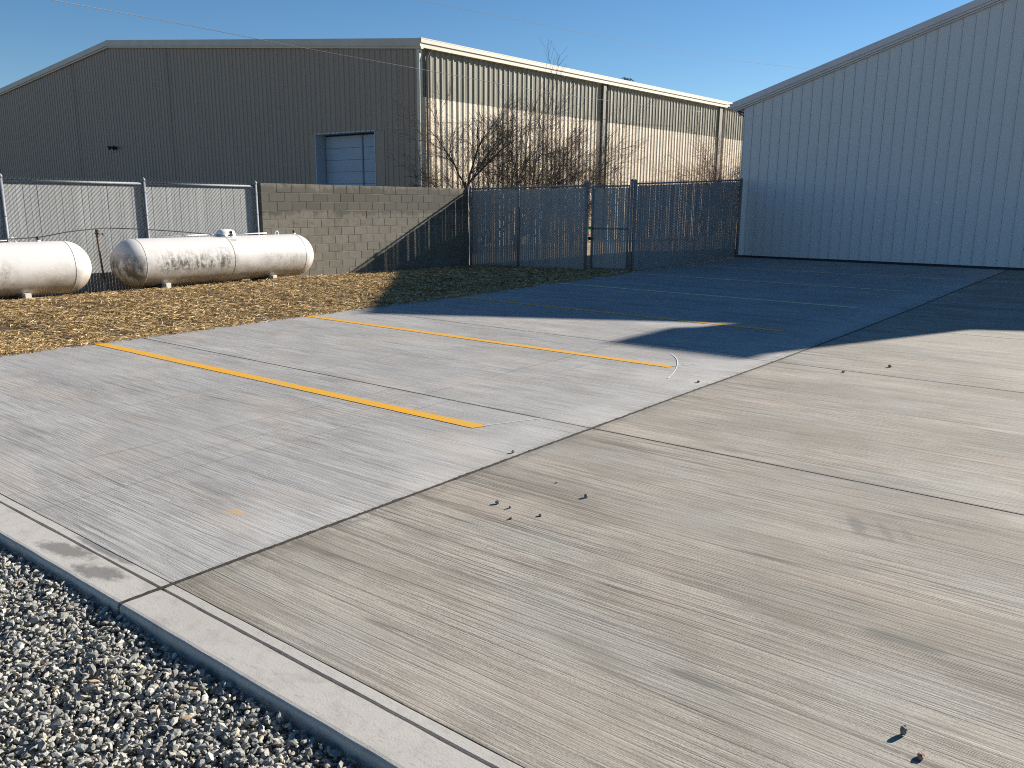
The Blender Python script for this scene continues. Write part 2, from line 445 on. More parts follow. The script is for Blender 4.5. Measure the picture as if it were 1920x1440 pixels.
ico = bmesh.new(); bmesh.ops.create_icosphere(ico, subdivisions=1, radius=1)
iv = np.array([v.co[:] for v in ico.verts]); iff = np.array([[v.index for v in f.verts] for f in ico.faces]); ico.free()
def stones(name, pts, rad, cols, mat):
    n = len(pts)
    q = nrs.normal(size=(n, 4)); q /= np.linalg.norm(q, axis=1)[:, None]
    w_, x, y, z = q.T
    Rm = np.stack([np.stack([1-2*(y*y+z*z), 2*(x*y-z*w_), 2*(x*z+y*w_)], 1), np.stack([2*(x*y+z*w_), 1-2*(x*x+z*z), 2*(y*z-x*w_)], 1),
                   np.stack([2*(x*z-y*w_), 2*(y*z+x*w_), 1-2*(x*x+y*y)], 1)], 1)
    sc = np.stack([nrs.uniform(.9, 1.55, n), nrs.uniform(.65, 1.05, n), nrs.uniform(.45, .85, n)], 1)
    jit = nrs.uniform(.62, 1.25, (n, len(iv), 1))
    v = iv[None] * jit * sc[:, None] * rad[:, None, None]
    v = np.einsum('nij,nkj->nki', Rm, v)
    v[:, :, 2] *= .8
    v += pts[:, None]
    f = iff[None] + (np.arange(n) * len(iv))[:, None, None]
    cc = np.repeat(np.concatenate([cols, np.ones((n, 1))], 1), len(iv), 0)
    return fast_mesh(name, v.reshape(-1, 3), f.reshape(-1, 3), mat, cc, 3)
def gravel_mat():
    q = NB('gravel_stone', .8, 0, .35)
    f = q.noise(q.pos(), 160, 4, .7)
    c = q.mix(q.ramp(f, .35, .65, .0, .4), q.attr('Col'), (.13, .13, .12))
    c = q.mix(q.ramp(q.noise(q.pos(), 60, 2), .6, .75, 0, .5), c, (.5, .48, .44))
    q.color(c); q.bump(f, .003, .8)
    return q.m
M_GRAVEL = gravel_mat()
P = []; 
stp = .0190
for layer, zz in ((0, -.085), (1, -.055), (2, -.034)):
    for y in np.arange(.25, 1.535, stp):
        for x in np.arange(-6.3, -.6, stp):
            if layer == 2 and rnd.random() > .5: continue
            px, py = x + rnd.uniform(-.013, .013), y + rnd.uniform(-.013, .013)
            if py > 1.522: continue
            if px > -.2 - 1.6 * py + 1.9: continue
            hz = .012 * noise.noise(Vector((px * 3, py * 3, 1))) - .006 * max(0, 1 - (1.54 - py) / .12)
            P.append((px, py, zz + hz + rnd.uniform(-.006, .006)))
P = np.array(P); n = len(P)
pal = np.array([[.36, .35, .33], [.24, .24, .235], [.46, .44, .40], [.17, .18, .18], [.40, .34, .25], [.30, .31, .28], [.55, .53, .49], [.44, .28, .12]])
ci = nrs.choice(len(pal), n, p=[.24, .22, .15, .17, .07, .09, .05, .01])
cols = np.clip((pal[ci] * .7 + .3 * .30) * [1.30, 1.25, 1.12] * nrs.uniform(.65, 1.15, (n, 1)), 0, .85)
rad = np.clip(nrs.lognormal(math.log(.0102), .36, n), .004, .023)
go = link('gravel', stones('gravel', P, rad, cols, M_GRAVEL))
tag(go, 'loose crushed grey stones lying below the concrete edge', 'gravel', kind='stuff')

# ------------------------------------------------------------------ concrete pavement
pav = empty('concrete_pavement', (0, 0, 0)); tag(pav, kind='structure', label='broom finished concrete pavement with tooled joints')
bxs = MB(); bxs.box(-10.05, 12, 1.60, 26.6, -.20, -.032); bxs.build('joint_base', M_UNDER, pav)

def edge_pts(fx, y0, y1, step=.06, jit=0.0):
    k = max(2, int((y1 - y0) / step)); out = []
    for i in range(k + 1):
        y = y0 + (y1 - y0) * i / k
        out.append((fx(y) + (rnd.uniform(-jit, jit) if 0 < i < k else 0), y))
    return out
def slab_piece(name, left, right, mat, z0=-.15, y_round=None):
    """left/right: point lists with rising y"""
    poly = left + right[::-1]
    m = MB(); k = len(poly)
    m.add([(x, y, 0) for x, y in poly] + [(x, y, z0) for x, y in poly],
          [tuple(reversed(range(k)))] + [(i, (i + 1) % k, k + (i + 1) % k, k + i) for i in range(k)])
    return m.build(name, mat, pav)
yb = [1.795, 5.256, 8.90, 12.56, 16.2, 19.9, 23.4, 26.62]
g = .006
for a, b_ in zip(yb[:-1], yb[1:]):
    y0 = a + (g if a > 1.8 else 0); y1 = b_ - (g if b_ < 26 else 0)
    slab_piece('slab_panel', edge_pts(lambda y: xl(y) + .10, y0, y1, .3), edge_pts(lambda y: xmid(y) - .0025, y0, y1, .15, .002), M_CL)
    slab_piece('slab_panel', edge_pts(lambda y: xmid(y) + .0025, y0, y1, .15, .002), edge_pts(lambda y: xm(y) - .012, y0, y1, .035, .0035), M_CL)
    slab_piece('edge_strip', edge_pts(lambda y: xl(y), y0, y1, .12, .012), edge_pts(lambda y: xl(y) + .097, y0, y1, .3), M_CS)
    slab_piece('slab_panel', edge_pts(lambda y: xm(y) + .012, y0, y1, .035, .003), [(4.2, y0), (4.2, y1)], M_CR)
    slab_piece('slab_panel', [(4.21, y0), (4.21, y1)], [(12, y0), (12, y1)], M_CR)
# tooled strips at the near edge
def strip(x0f, x1f, y0, y1, rounded):
    m = MB(); xs0, xs1 = x0f, x1f
    K = max(2, int((xs1 - xs0) / .12))
    if rounded: prof = [(y0 + .006, -.16), (y0, -.10), (y0, -.020), (y0 + .004, -.008), (y0 + .012, -.0015), (y0 + .025, 0), (y1, 0), (y1, -.15)]
    else: prof = [(y0, -.15), (y0, -.001), (y0 + .002, 0), (y1 - .002, 0), (y1, -.001), (y1, -.15)]
    k = len(prof); b = 0; vs = []; fs = []
    for i in range(K + 1):
        x = xs0 + (xs1 - xs0) * i / K
        j = (rnd.uniform(-.0016, .0016))
        for q_, (y, z) in enumerate(prof): vs.append((x, y + (j if 0 < i < K else 0), z))
    for i in range(K):
        for q_ in range(k - 1):
            fs.append((i*k+q_, i*k+q_+1, (i+1)*k+q_+1, (i+1)*k+q_))
    fs.append(tuple(range(k))); fs.append(tuple(K*k + q_ for q_ in reversed(range(k))))
    m.add(vs, fs, False)
    return m.build('edge_strip', M_CS, pav)
for (x0, x1) in ((-10.1, xm(1.6) - .011), (xm(1.6) + .011, 4.2), (4.21, 12)):
    strip(x0, x1, 1.540, 1.728, True)
    strip(x0, x1, 1.742, 1.789, False)
# filler in the long joint, crumbling
m = MB(); vs = []; K = 900
for i in range(K + 1):
    y = 1.545 + (26.5 - 1.545) * i / K
    c = xm(y); wl_ = .011 + abs(rnd.gauss(0, .004)); wr_ = .010 + abs(rnd.gauss(0, .003))
    z = .0022 + rnd.uniform(-.001, .0015)
    vs += [(c - wl_, y, .0006), (c - .004, y, z), (c + .005, y, z - .001), (c + wr_, y, .0006)]
m.add(vs, [(i*4+q_, i*4+q_+1, (i+1)*4+q_+1, (i+1)*4+q_) for i in range(K) for q_ in range(3)])
m.build('joint_filler', M_JOINT, pav)
# crumbs of dirt lying along the long joint
P = []; 
for i in range(3200):
    y = 1.78 + 14 * rnd.random() ** 1.2
    P.append((xm(y) + rnd.gauss(-.004, .012), y, .0005))
P = np.array(P); n = len(P)
jo = link('joint_crumbs', stones('joint_crumbs', P, nrs.uniform(.0008, .0026, n), np.tile([.055, .042, .028], (n, 1)) * nrs.uniform(.6, 1.5, (n, 1)), M_GRAVEL))
tag(jo, 'dark crumbs of dirt strewn along the long joint', 'dirt', kind='stuff')

# ------------------------------------------------------------------ paint
def paint_mat(name, col, worn):
    q = NB(name, .6, 0, .4); p = q.pos()
    f = q.noise(p, 60, 4, .7); g_ = q.noise(q.map(p, (1, 60, 1)), 1, 2)
    c = q.mix(q.ramp(f, .35, .7, 0, .35), col, tuple(x * .75 for x in col))
    c = q.mix(q.ramp(g_, .36, .46, worn, 0), c, (.36, .33, .26))
    q.color(c); q.bump(g_, .002, .6); return q.m
M_YEL = paint_mat('yellow_road_paint', (.74, .37, .012), .5)
M_YEL_SHADE = paint_mat('yellow_paint_lightened_in_shade', (.82, .68, .36), .35)  # same yellow paint, colour lightened for the lines lying in shade
M_CHALK = paint_mat('white_chalk', (.72, .72, .72), .7)
XE = -4.02
lines = [(4.70, 4.727, 'nearest bright yellow parking line fully in the sun'),
         (7.92, 7.89, 'second yellow parking line ending at the white chalk arc'),
         (11.38, 11.20, 'third yellow parking line along the shadow edge with its sunlit tip'),
         (14.85, 14.66, 'fourth parking line, nearest of the three wholly in shade'),
         (18.25, 18.22, 'fifth parking line, middle one of the three wholly in shade'),
         (21.75, 22.0, 'farthest parking line in the shade near the white building')]
for yl, yr, lab in lines:
    m = MB(); hw = .062; K = 60; x0 = xl(yl) + .03
    vs = []
    for i in range(K + 1):
        x = x0 + (XE - x0) * i / K; y = yl + (yr - yl) * i / K
        a_, b_ = rnd.uniform(-.003, .003), rnd.uniform(-.003, .003)
        sk = .03 * 0
        vs += [(x, y - hw + a_, .0035), (x + (.05 if i == K else 0), y + hw + b_, .0035)]
    m.add(vs, [(i*2, i*2+2, i*2+3, i*2+1) for i in range(K)])
    tag(m.build('parking_line', M_YEL_SHADE if yl > 12 else M_YEL), lab, 'parking line', 'yellow parking lines painted on the concrete')
# chalk arc and tick at the end of the second line
def ribbon(pts, w_):
    m = MB(); vs = []
    for i, p in enumerate(pts):
        a = Vector(pts[max(0, i-1)]); b2_ = Vector(pts[min(len(pts)-1, i+1)]); d = (b2_ - a).normalized()
        nn = Vector((-d.y, d.x)); ww = w_ * rnd.uniform(.7, 1.15)
        vs += [(p[0] - nn.x * ww, p[1] - nn.y * ww, .0045), (p[0] + nn.x * ww, p[1] + nn.y * ww, .0045)]
    m.add(vs, [(i*2, i*2+2, i*2+3, i*2+1) for i in range(len(pts)-1)])
    return m
def interp_pts(P_, k=20):
    xs_ = [p[0] for p in P_]; ys_ = [p[1] for p in P_]; t_ = np.linspace(0, len(P_)-1, k)
    # quadratic fit through points
    cx = np.polyfit(range(len(P_)), xs_, min(2, len(P_)-1)); cy = np.polyfit(range(len(P_)), ys_, min(2, len(P_)-1))
    return [(float(np.polyval(cx, t)), float(np.polyval(cy, t))) for t in t_]
ch = empty('chalk_mark', (-4.0, 8.0, 0)); tag(ch, 'white chalk arc with a short tick crossing the end of a parking line', 'chalk mark')
ribbon(interp_pts([(-4.357, 8.581), (-4.02, 8.09), (-3.736, 7.314)]), .0065).build('arc', M_CHALK, ch)
ribbon(interp_pts([(-3.98, 7.92), (-3.86, 8.22)], 6), .006).build('tick', M_CHALK, ch)
m = ribbon(interp_pts([(-4.0, 4.78), (-3.78, 5.25)], 8), .004)
tag(m.build('chalk_line', M_CHALK), 'thin faint chalk line beyond the end of the nearest yellow line', 'chalk mark')

# ------------------------------------------------------------------ pebbles on the pavement
M_PEB = simple('pebble_stone', (.20, .19, .18), .8, 0, .3, 80, .004)
M_PEBT = simple('pebble_tan', (.36, .22, .15), .8, 0, .3, 80, .004)
pebs = [(-.462, 2.70, .013, M_PEB, 'pointed grey pebble standing near the lower right corner', 1.35), (-.387, 2.61, .014, M_PEBT, 'reddish brown pebble lying nearest the lower right corner', .75),
        (-2.50, 3.925, .014, M_PEB, 'dark pebble lying alone on the right hand slab', .9), (-2.842, 3.515, .012, M_PEB, 'dark pebble, leftmost of the loose cluster past the long joint', .9),
        (-2.742, 3.508, .009, M_PEB, 'small dark pebble in the middle of the loose cluster', .9), (-2.537, 3.518, .010, M_PEB, 'small pale topped pebble, rightmost of the loose cluster', .8),
        (-2.635, 3.378, .009, M_PEB, 'small pebble, lowest of the loose cluster past the long joint', .7), (-2.786, 4.03, .006, M_PEB, 'tiny pebble above the loose cluster', .8),
        (-3.385, 4.36, .013, M_PEB, 'dark pebble beside the long joint below the nearest yellow line', .9), (-2.17, 9.4, .022, M_PEB, 'dark pebble on the right slab just before the shadow', .7),
        (-3.42, 7.35, .018, M_PEBT, 'brown crumb on the left slab beside the long joint', .6), (-2.47, 8.78, .016, M_PEBT, 'reddish crumb lying on the cross joint of the right slab', .7),
        (-7.9, 9.9, .03, M_PEBT, 'brown dead leaf scrap just outside the tip of the shadow', .25)]
for (x, y, r_, mt, lab, tall) in pebs:
    bm = bmesh.new(); bmesh.ops.create_icosphere(bm, subdivisions=2, radius=r_)
    sd_ = rnd.random() * 50
    for v in bm.verts:
        d = v.co.normalized(); k = 1 + .45 * noise.noise(d * 1.6 + Vector((sd_, 0, 0)))
        v.co = Vector((d.x * 1.15, d.y * .8, d.z * tall)) * r_ * k
    zmin = min(v.co.z for v in bm.verts)
    for v in bm.verts: v.co.z -= zmin + .001
    me = bpy.data.meshes.new('pebble'); bm.to_mesh(me); bm.free(); me.materials.append(mt)
    o = link('pebble', me); o.location = (x, y, 0); o.rotation_euler = (0, 0, rnd.random() * 6)
    tag(o, lab, 'pebble', 'loose pebbles on the concrete')

# ------------------------------------------------------------------ block wall
WX = -15.2
def block_mat():
    q = NB('concrete_block', .9, 0, .25); p = q.pos()
    z = q.sep(p)[2]
    nz = q.noise(p, 2.3, 5, .65); f = q.noise(p, 90, 3, .6); md = q.noise(p, 9, 5, .65)
    base = q.mix(q.rand(), (.122, .110, .088), (.152, .138, .112))
    base = q.mix(q.ramp(md, .35, .7, 0, .4), base, (.225, .21, .175))
    damp = q.mix(q.rand(), (.074, .070, .056), (.098, .092, .074))
    zz = q.math('ADD', z, q.math('MULTIPLY', q.math('SUBTRACT', nz, .5), .55))
    k = q.math('MULTIPLY', q.ramp(zz, 1.38, 1.46), q.ramp(zz, 1.98, 2.06, 1, 0))
    c = q.mix(q.math('MULTIPLY', k, .9), base, damp)
    # damp patches lower down
    k2 = q.math('MULTIPLY', q.ramp(q.noise(q.map(p, (1, 2.6, 5)), 1.2, 3, .6), .62, .68), q.ramp(z, .9, 1.3, 0, 1))
    c = q.mix(q.math('MULTIPLY', k2, .9), c, damp)
    c = q.mix(q.ramp(f, .3, .5, .35, 0), c, (.07, .065, .055))
    q.color(c); q.bump(q.math('ADD', f, q.math('MULTIPLY', md, .5)), .004, .7)
    return q.m
M_BLOCK = block_mat()
M_MORT = simple('mortar', (.26, .245, .21), .9, 0, .2, 20)
bw = empty('block_wall', (WX, 14.2, 0)); tag(bw, 'grey concrete block wall with damp upper courses behind the propane tanks', 'wall')
WY0, WY1, WZ1 = 10.83, 17.52, 2.07
m = MB(); m.box(WX - .19, WX - .007, WY0 + .004, WY1 - .004, -.2, WZ1 - .006); m.build('mortar_core', M_MORT, bw)
rows = 11; ch_ = WZ1 / rows; bl = .392
blk_cache = {}
def block_mesh(ln, h):
    key = (round(ln, 3), round(h, 3))
    if key in blk_cache: return blk_cache[key]
    mm = MB(); c = .0035; t = .20
    # chamfered front face
    y0, y1, z0, z1 = 0, ln, 0, h
    vs = [(-t, y0, z0), (-t, y1, z0), (-t, y1, z1), (-t, y0, z1), (-c, y0, z0), (-c, y1, z0), (-c, y1, z1), (-c, y0, z1),
          (0, y0 + c, z0 + c), (0, y1 - c, z0 + c), (0, y1 - c, z1 - c), (0, y0 + c, z1 - c)]
    mm.add(vs, [(0, 1, 2, 3), (8, 9, 10, 11), (4, 5, 9, 8), (5, 6, 10, 9), (6, 7, 11, 10), (7, 4, 8, 11), (0, 4, 5, 1), (1, 5, 6, 2), (2, 6, 7, 3), (3, 7, 4, 0)])
    me = mm.mesh('block', M_BLOCK, recalc=True); blk_cache[key] = me; return me
for r_ in range(-1, rows):
    z0 = r_ * ch_
    y = WY0 - (bl / 2 if r_ % 2 else 0)
    while y < WY1 - .02:
        a = max(y, WY0) + (.004 if y > WY0 else 0); b_ = min(y + bl, WY1) - .004
        if b_ - a > .05:
            o = link('block', block_mesh(b_ - a, ch_ - (.008 if r_ < rows - 1 else 0)), bw)
            o.location = (rnd.uniform(-.0015, .0025), a - 14.2, z0)
        y += bl

# ------------------------------------------------------------------ chain link fences
slat_meshes = {}
def fence_run(parent, p0, p1, zb, zt0, zt1, posts, post_r=.03, front=1, rail=True, slat_gap=True, frame=False):
    """mesh, slats, rail between p0 and p1; front = side (+1/-1 of the left normal) that carries the posts"""
    p0 = Vector(p0); p1 = Vector(p1); d = (p1 - p0); Ln = d.length; d.normalize(); nn = Vector((-d.y, d.x)) * front
    par = parent.location
    def W3(s_, z, off=0): q_ = p0 + d * s_ + nn * off; return (q_.x, q_.y, z)
    zt = lambda s_: zt0 + (zt1 - zt0) * s_ / Ln
    ang = math.atan2(d.y, d.x)
    # slats
    pitch = .056; k = int(Ln / pitch)
    for i in range(k):
        s_ = (i + .5) * Ln / k
        h = round(zt(s_) - .075 - zb - .02, 2)
        if h not in slat_meshes:
            mm = MB(); mm.add([(-.0268, -.002, 0), (-.015, .003, 0), (.015, .003, 0), (.0268, -.002, 0), (-.0268, -.002, h), (-.015, .003, h), (.015, .003, h), (.0268, -.002, h)],
                              [(0, 1, 5, 4), (1, 2, 6, 5), (2, 3, 7, 6), (4, 5, 6, 7), (3, 2, 1, 0), (0, 4, 7, 3)])
            slat_meshes[h] = mm.mesh('slat', M_SLAT, recalc=True)
        o = link('slat', slat_meshes[h], parent)
        q_ = W3(s_ + rnd.uniform(-.0005, .0005), zb + .02 + rnd.uniform(-.012, .012))
        o.location = (q_[0] - par[0], q_[1] - par[1], q_[2] - par[2]); o.rotation_euler = (0, rnd.uniform(-.003, .003), ang + (math.pi if front > 0 else 0) + rnd.uniform(-.015, .015))
    # wires: straight diagonals, one family in front of the slats, the other behind
    mm = MB(); H = max(zt0, zt1) - zb; wr = .0031
    for fam, off in ((1, .011), (-1, -.010)):
        s_ = -H
        while s_ < Ln + H:
            # line from (s_, zb) to (s_+H, zt) for fam 1; mirrored otherwise
            a0, a1 = (s_, s_ + H) if fam > 0 else (s_, s_ - H)
            za, zb_ = zb, zb + H
            def clip(a0, za, a1, zb_):
                t0, t1 = 0.0, 1.0
                for lo, v0, v1 in ((0, a0, a1),):
                    dv = v1 - v0
                    ts = sorted([(0 - v0) / dv, (Ln - v0) / dv]); t0 = max(t0, ts[0]); t1 = min(t1, ts[1])
                return t0, t1
            t0, t1 = clip(a0, za, a1, zb_)
            if t1 - t0 > .02:
                A = (a0 + (a1 - a0) * t0, za + (zb_ - za) * t0); B = (a0 + (a1 - a0) * t1, za + (zb_ - za) * t1)
                lim = zt(B[0]) + .012
                if B[1] > lim: 
                    q_ = (lim - A[1]) / (B[1] - A[1]); B = (A[0] + (B[0] - A[0]) * q_, lim)
                mm.tube([W3(A[0], A[1], off), W3(B[0], B[1], off)], wr, 3, False)
            s_ += .072
    mm.build('wire_mesh', M_WIRE, parent)
    if rail:
        mm = MB(); mm.tube([W3(0, zt(0) - .03, .03), W3(Ln, zt(Ln) - .03, .03)], .021, 10); mm.build('top_rail', M_GALV, parent)
        if not frame:
            mm = MB()
            s_ = .03
            while s_ < Ln:
                z_ = zt(s_) + .005
                mm.tube([W3(s_, z_, .01), W3(s_ + .008, z_ + .03, .016)], .0028, 3, False)
                s_ += .072
            mm.build('wire_tips', M_WIRE, parent)
    for (s_, r_, ztop) in posts:
        mm = MB(); off = .03 + (r_ - .02)
        mm.tube([W3(s_, zb - .25, off), W3(s_, ztop - .02, off)], r_, 14)
        po = mm.build('post', M_GALV, parent)
        mm = MB(); base = W3(s_, ztop - .02, off)
        mm.lathe(base, (0, 0, 1), [(-.03, r_ + .005), (0, r_ + .006), (.02, r_ * .95), (.035, r_ * .55), (.045, .004)], 14)
        c_ = link('post_cap', mm.mesh('post_cap', M_GALV, tuple(parent.location), True), po)
        for z_ in np.linspace(zb + .2, ztop - .25, 5):
            mm = MB(); mm.lathe(W3(s_, z_, off), (0, 0, 1), [(0, r_), (0, r_ + .004), (.022, r_ + .004), (.022, r_)], 12)
            link('tension_band', mm.mesh('tension_band', M_GALV, tuple(parent.location), True), po)
    return W3

lf = empty('slatted_fence', (WX, 7, 0)); tag(lf, 'grey slatted chain link fence in the sun behind the propane tanks', 'fence')
LP = [3.36, 5.80, 8.24, 10.66]
for a, b_ in zip(LP[:-1], LP[1:]):
    fence_run(lf, (WX, a), (WX, b_), -.05, 2.03, 2.03, [(b_ - a, .037 if b_ > 10 else .030, 2.09)], front=-1)
fence_run(lf, (WX, .9), (WX, 3.36), -.05, 2.03, 2.03, [(2.46, .03, 2.09)], front=-1)

C0 = Vector((-15.17, 17.56)); C1 = Vector((-11.82, 18.24)); G1 = Vector((-10.70, 18.60)); G0 = Vector((-11.70, 18.262))
cf = empty('corner_fence', (C0.x, C0.y, 0)); tag(cf, 'shaded slatted chain link fence between block wall and walk gate', 'fence')
Lc = (C1 - C0).length
fence_run(cf, C0, C1, -.02, 2.09, 2.17, [(.02, .034, 2.12), (Lc * .43, .024, 2.13), (Lc, .037, 2.24)], front=-1)

# walk gate
gt = empty('walk_gate', (G0.x, G0.y, 0)); tag(gt, 'slatted chain link walk gate with green strap on its latch side', 'gate')
gd = (G1 - G0); gl = gd.length; gd.normalize(); ga = G0 + gd * .02; gb = G0 + gd * (gl - .09)
fence_run(gt, ga, gb, .05, 2.15, 2.17, [], front=-1, frame=True)
m = MB()
def gp(s_, z, off=.03): q_ = ga + gd * s_ + Vector((gd.y, -gd.x)) * off; return (q_.x, q_.y, z)
gl2 = (gb - ga).length
for s_ in (0, gl2): m.tube([gp(s_, .06), gp(s_, 2.14)], .021, 10)
m.build('gate_frame', M_GALV, gt)
m = MB(); m.tube([gp(0, .07), gp(gl2, .07)], .021, 10); m.build('bottom_rail', M_GALV, gt)
m = MB(); m.tube([gp(0, 1.08), gp(gl2, 1.08)], .019, 10); m.build('middle_rail', M_GALV, gt)
m = MB(); m.box(gp(-.10, 0)[0], gp(.03, 0)[0], gp(0, 0)[1] - .03, gp(0, 0)[1] + .03, .80, .84); m.lathe(gp(-.05, .78), (0, 0, 1), [(0, .03), (.08, .035), (.09, .01)], 10); m.build('latch', M_BLACK, gt)
m = MB()
c0 = Vector(gp(-.06, 1.09))
ring = [(c0.x + .085 * math.cos(a) , c0.y - .035 + .05 * math.sin(a), c0.z + .018 * math.sin(2 * a)) for a in np.linspace(0, 2 * math.pi, 18)]
m.tube(ring, .014, 6)
ring = [(c0.x + .06 * math.cos(a), c0.y - .05 + .03 * math.sin(a), c0.z + .03 * math.cos(a)) for a in np.linspace(0, 2 * math.pi, 14)]
m.tube(ring, .012, 6); m.tube([tuple(c0 + Vector((.0, -.06, 0))), tuple(c0 + Vector((.09, -.08, -.05)))], .008, 5)
tag(m.build('strap', M_GREEN), 'bright green strap tying the gate to its post', 'strap')

rf = empty('side_fence', (-10.75, 18.66, 0)); tag(rf, 'tall slatted chain link fence along the slab edge up to the white building', 'fence')
E1 = Vector((-11.17, 26.2)); E0 = Vector((-10.73, 18.66)); Lr = (E1 - E0).length
fence_run(rf, E0, E1, .0, 2.22, 2.50, [(.0, .034, 2.28), (Lr, .052, 2.52)], front=-1)
m = MB(); m.tube([(G1.x - .03, G1.y - .02, -.2), (G1.x - .03, G1.y - .02, 2.26)], .030, 12)
m.lathe((G1.x - .03, G1.y - .02, 2.26), (0, 0, 1), [(0, .036), (.02, .034), (.045, .012), (.05, .003)], 12)
m.build('gate_post', M_GALV, rf)

# ------------------------------------------------------------------ propane tanks
def tank_mat(name, ox, seed, streaky):
    q = NB(name, .38, 0, .5); p = q.pos(); x, y, z = q.sep(p)
    zc, r_ = .60, .43
    zz = q.math('ADD', z, q.math('MULTIPLY', q.math('SUBTRACT', q.noise(q.map(p, (1, 1, 1), (seed, 0, 0)), 2.2, 5, .6), .5), .35))
    c = (.62, .59, .56)
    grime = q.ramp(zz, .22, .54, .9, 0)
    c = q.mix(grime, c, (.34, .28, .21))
    bl_ = q.noise(q.map(p, (1, 1, 1), (seed, 3, 0)), 3.2, 6, .7)
    c = q.mix(q.math('MULTIPLY', q.ramp(bl_, .5, .68, 0, .4), q.ramp(z, .95, .55, 0, 1)), c, (.42, .40, .30))
    # dark runs of mildew down the near side
    st = q.noise(q.map(p, (0.5, 5.5, 1.6), (0, seed, 0)), 1.7, 7, .72)
    sp = q.noise(q.map(p, (1, 1, 1), (0, seed, 5)), 16, 5, .75)
    band = q.math('MULTIPLY', q.ramp(z, .36, .50), q.ramp(z, .62, .88, 1, 0))
    for (y0, y1, k) in streaky:
        msk = q.math('MULTIPLY', q.ramp(y, y0 - .15, y0 + .2), q.ramp(y, y1 - .2, y1 + .15, 1, 0))
        f = q.math('MULTIPLY', q.math('MULTIPLY', q.ramp(st, .36, .54), q.ramp(sp, .34, .54)), q.math('MULTIPLY', msk, band))
        c = q.mix(q.math('MULTIPLY', f, k), c, (.075, .075, .055))
    hd = q.math('MULTIPLY', q.math('MULTIPLY', q.ramp(q.math('ABSOLUTE', q.math('SUBTRACT', y, 7.3)), .33, .17), q.ramp(z, .80, .62)), q.ramp(z, .22, .34))
    c = q.mix(q.math('MULTIPLY', hd, q.ramp(q.noise(q.map(p, (6, 1, 2), (seed, 0, 0)), 1.8, 6, .7), .40, .56, 0, .9)), c, (.075, .07, .05))
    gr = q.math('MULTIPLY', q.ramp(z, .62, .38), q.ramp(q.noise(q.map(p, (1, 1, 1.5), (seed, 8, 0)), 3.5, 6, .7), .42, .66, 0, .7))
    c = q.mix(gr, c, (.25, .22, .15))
    q.color(c); q.bump(q.noise(p, 5, 2), .001, .3)
    return q.m
M_T2 = tank_mat('tank_paint_stained', 0, 2.0, [(7.15, 7.55, 1.0), (7.75, 9.35, .95), (9.9, 11.0, .35)])
M_T1 = tank_mat('tank_paint', 0, 14.0, [(4.9, 5.4, .6), (6.0, 6.4, .2)])
M_TW = simple('tank_white_fitting', (.78, .77, .76), .4, 0, .05)
M_WOOD = simple('pale_block', (.62, .60, .52), .8, 0, .1, 12)
M_SEAM = simple('tank_weld', (.50, .46, .42), .6, 0, .15, 20)
M_SEAMR = simple('tank_weld_rusty', (.30, .22, .15), .7, 0, .5, 9)
TX, TZ, TR = -14.45, .60, .43
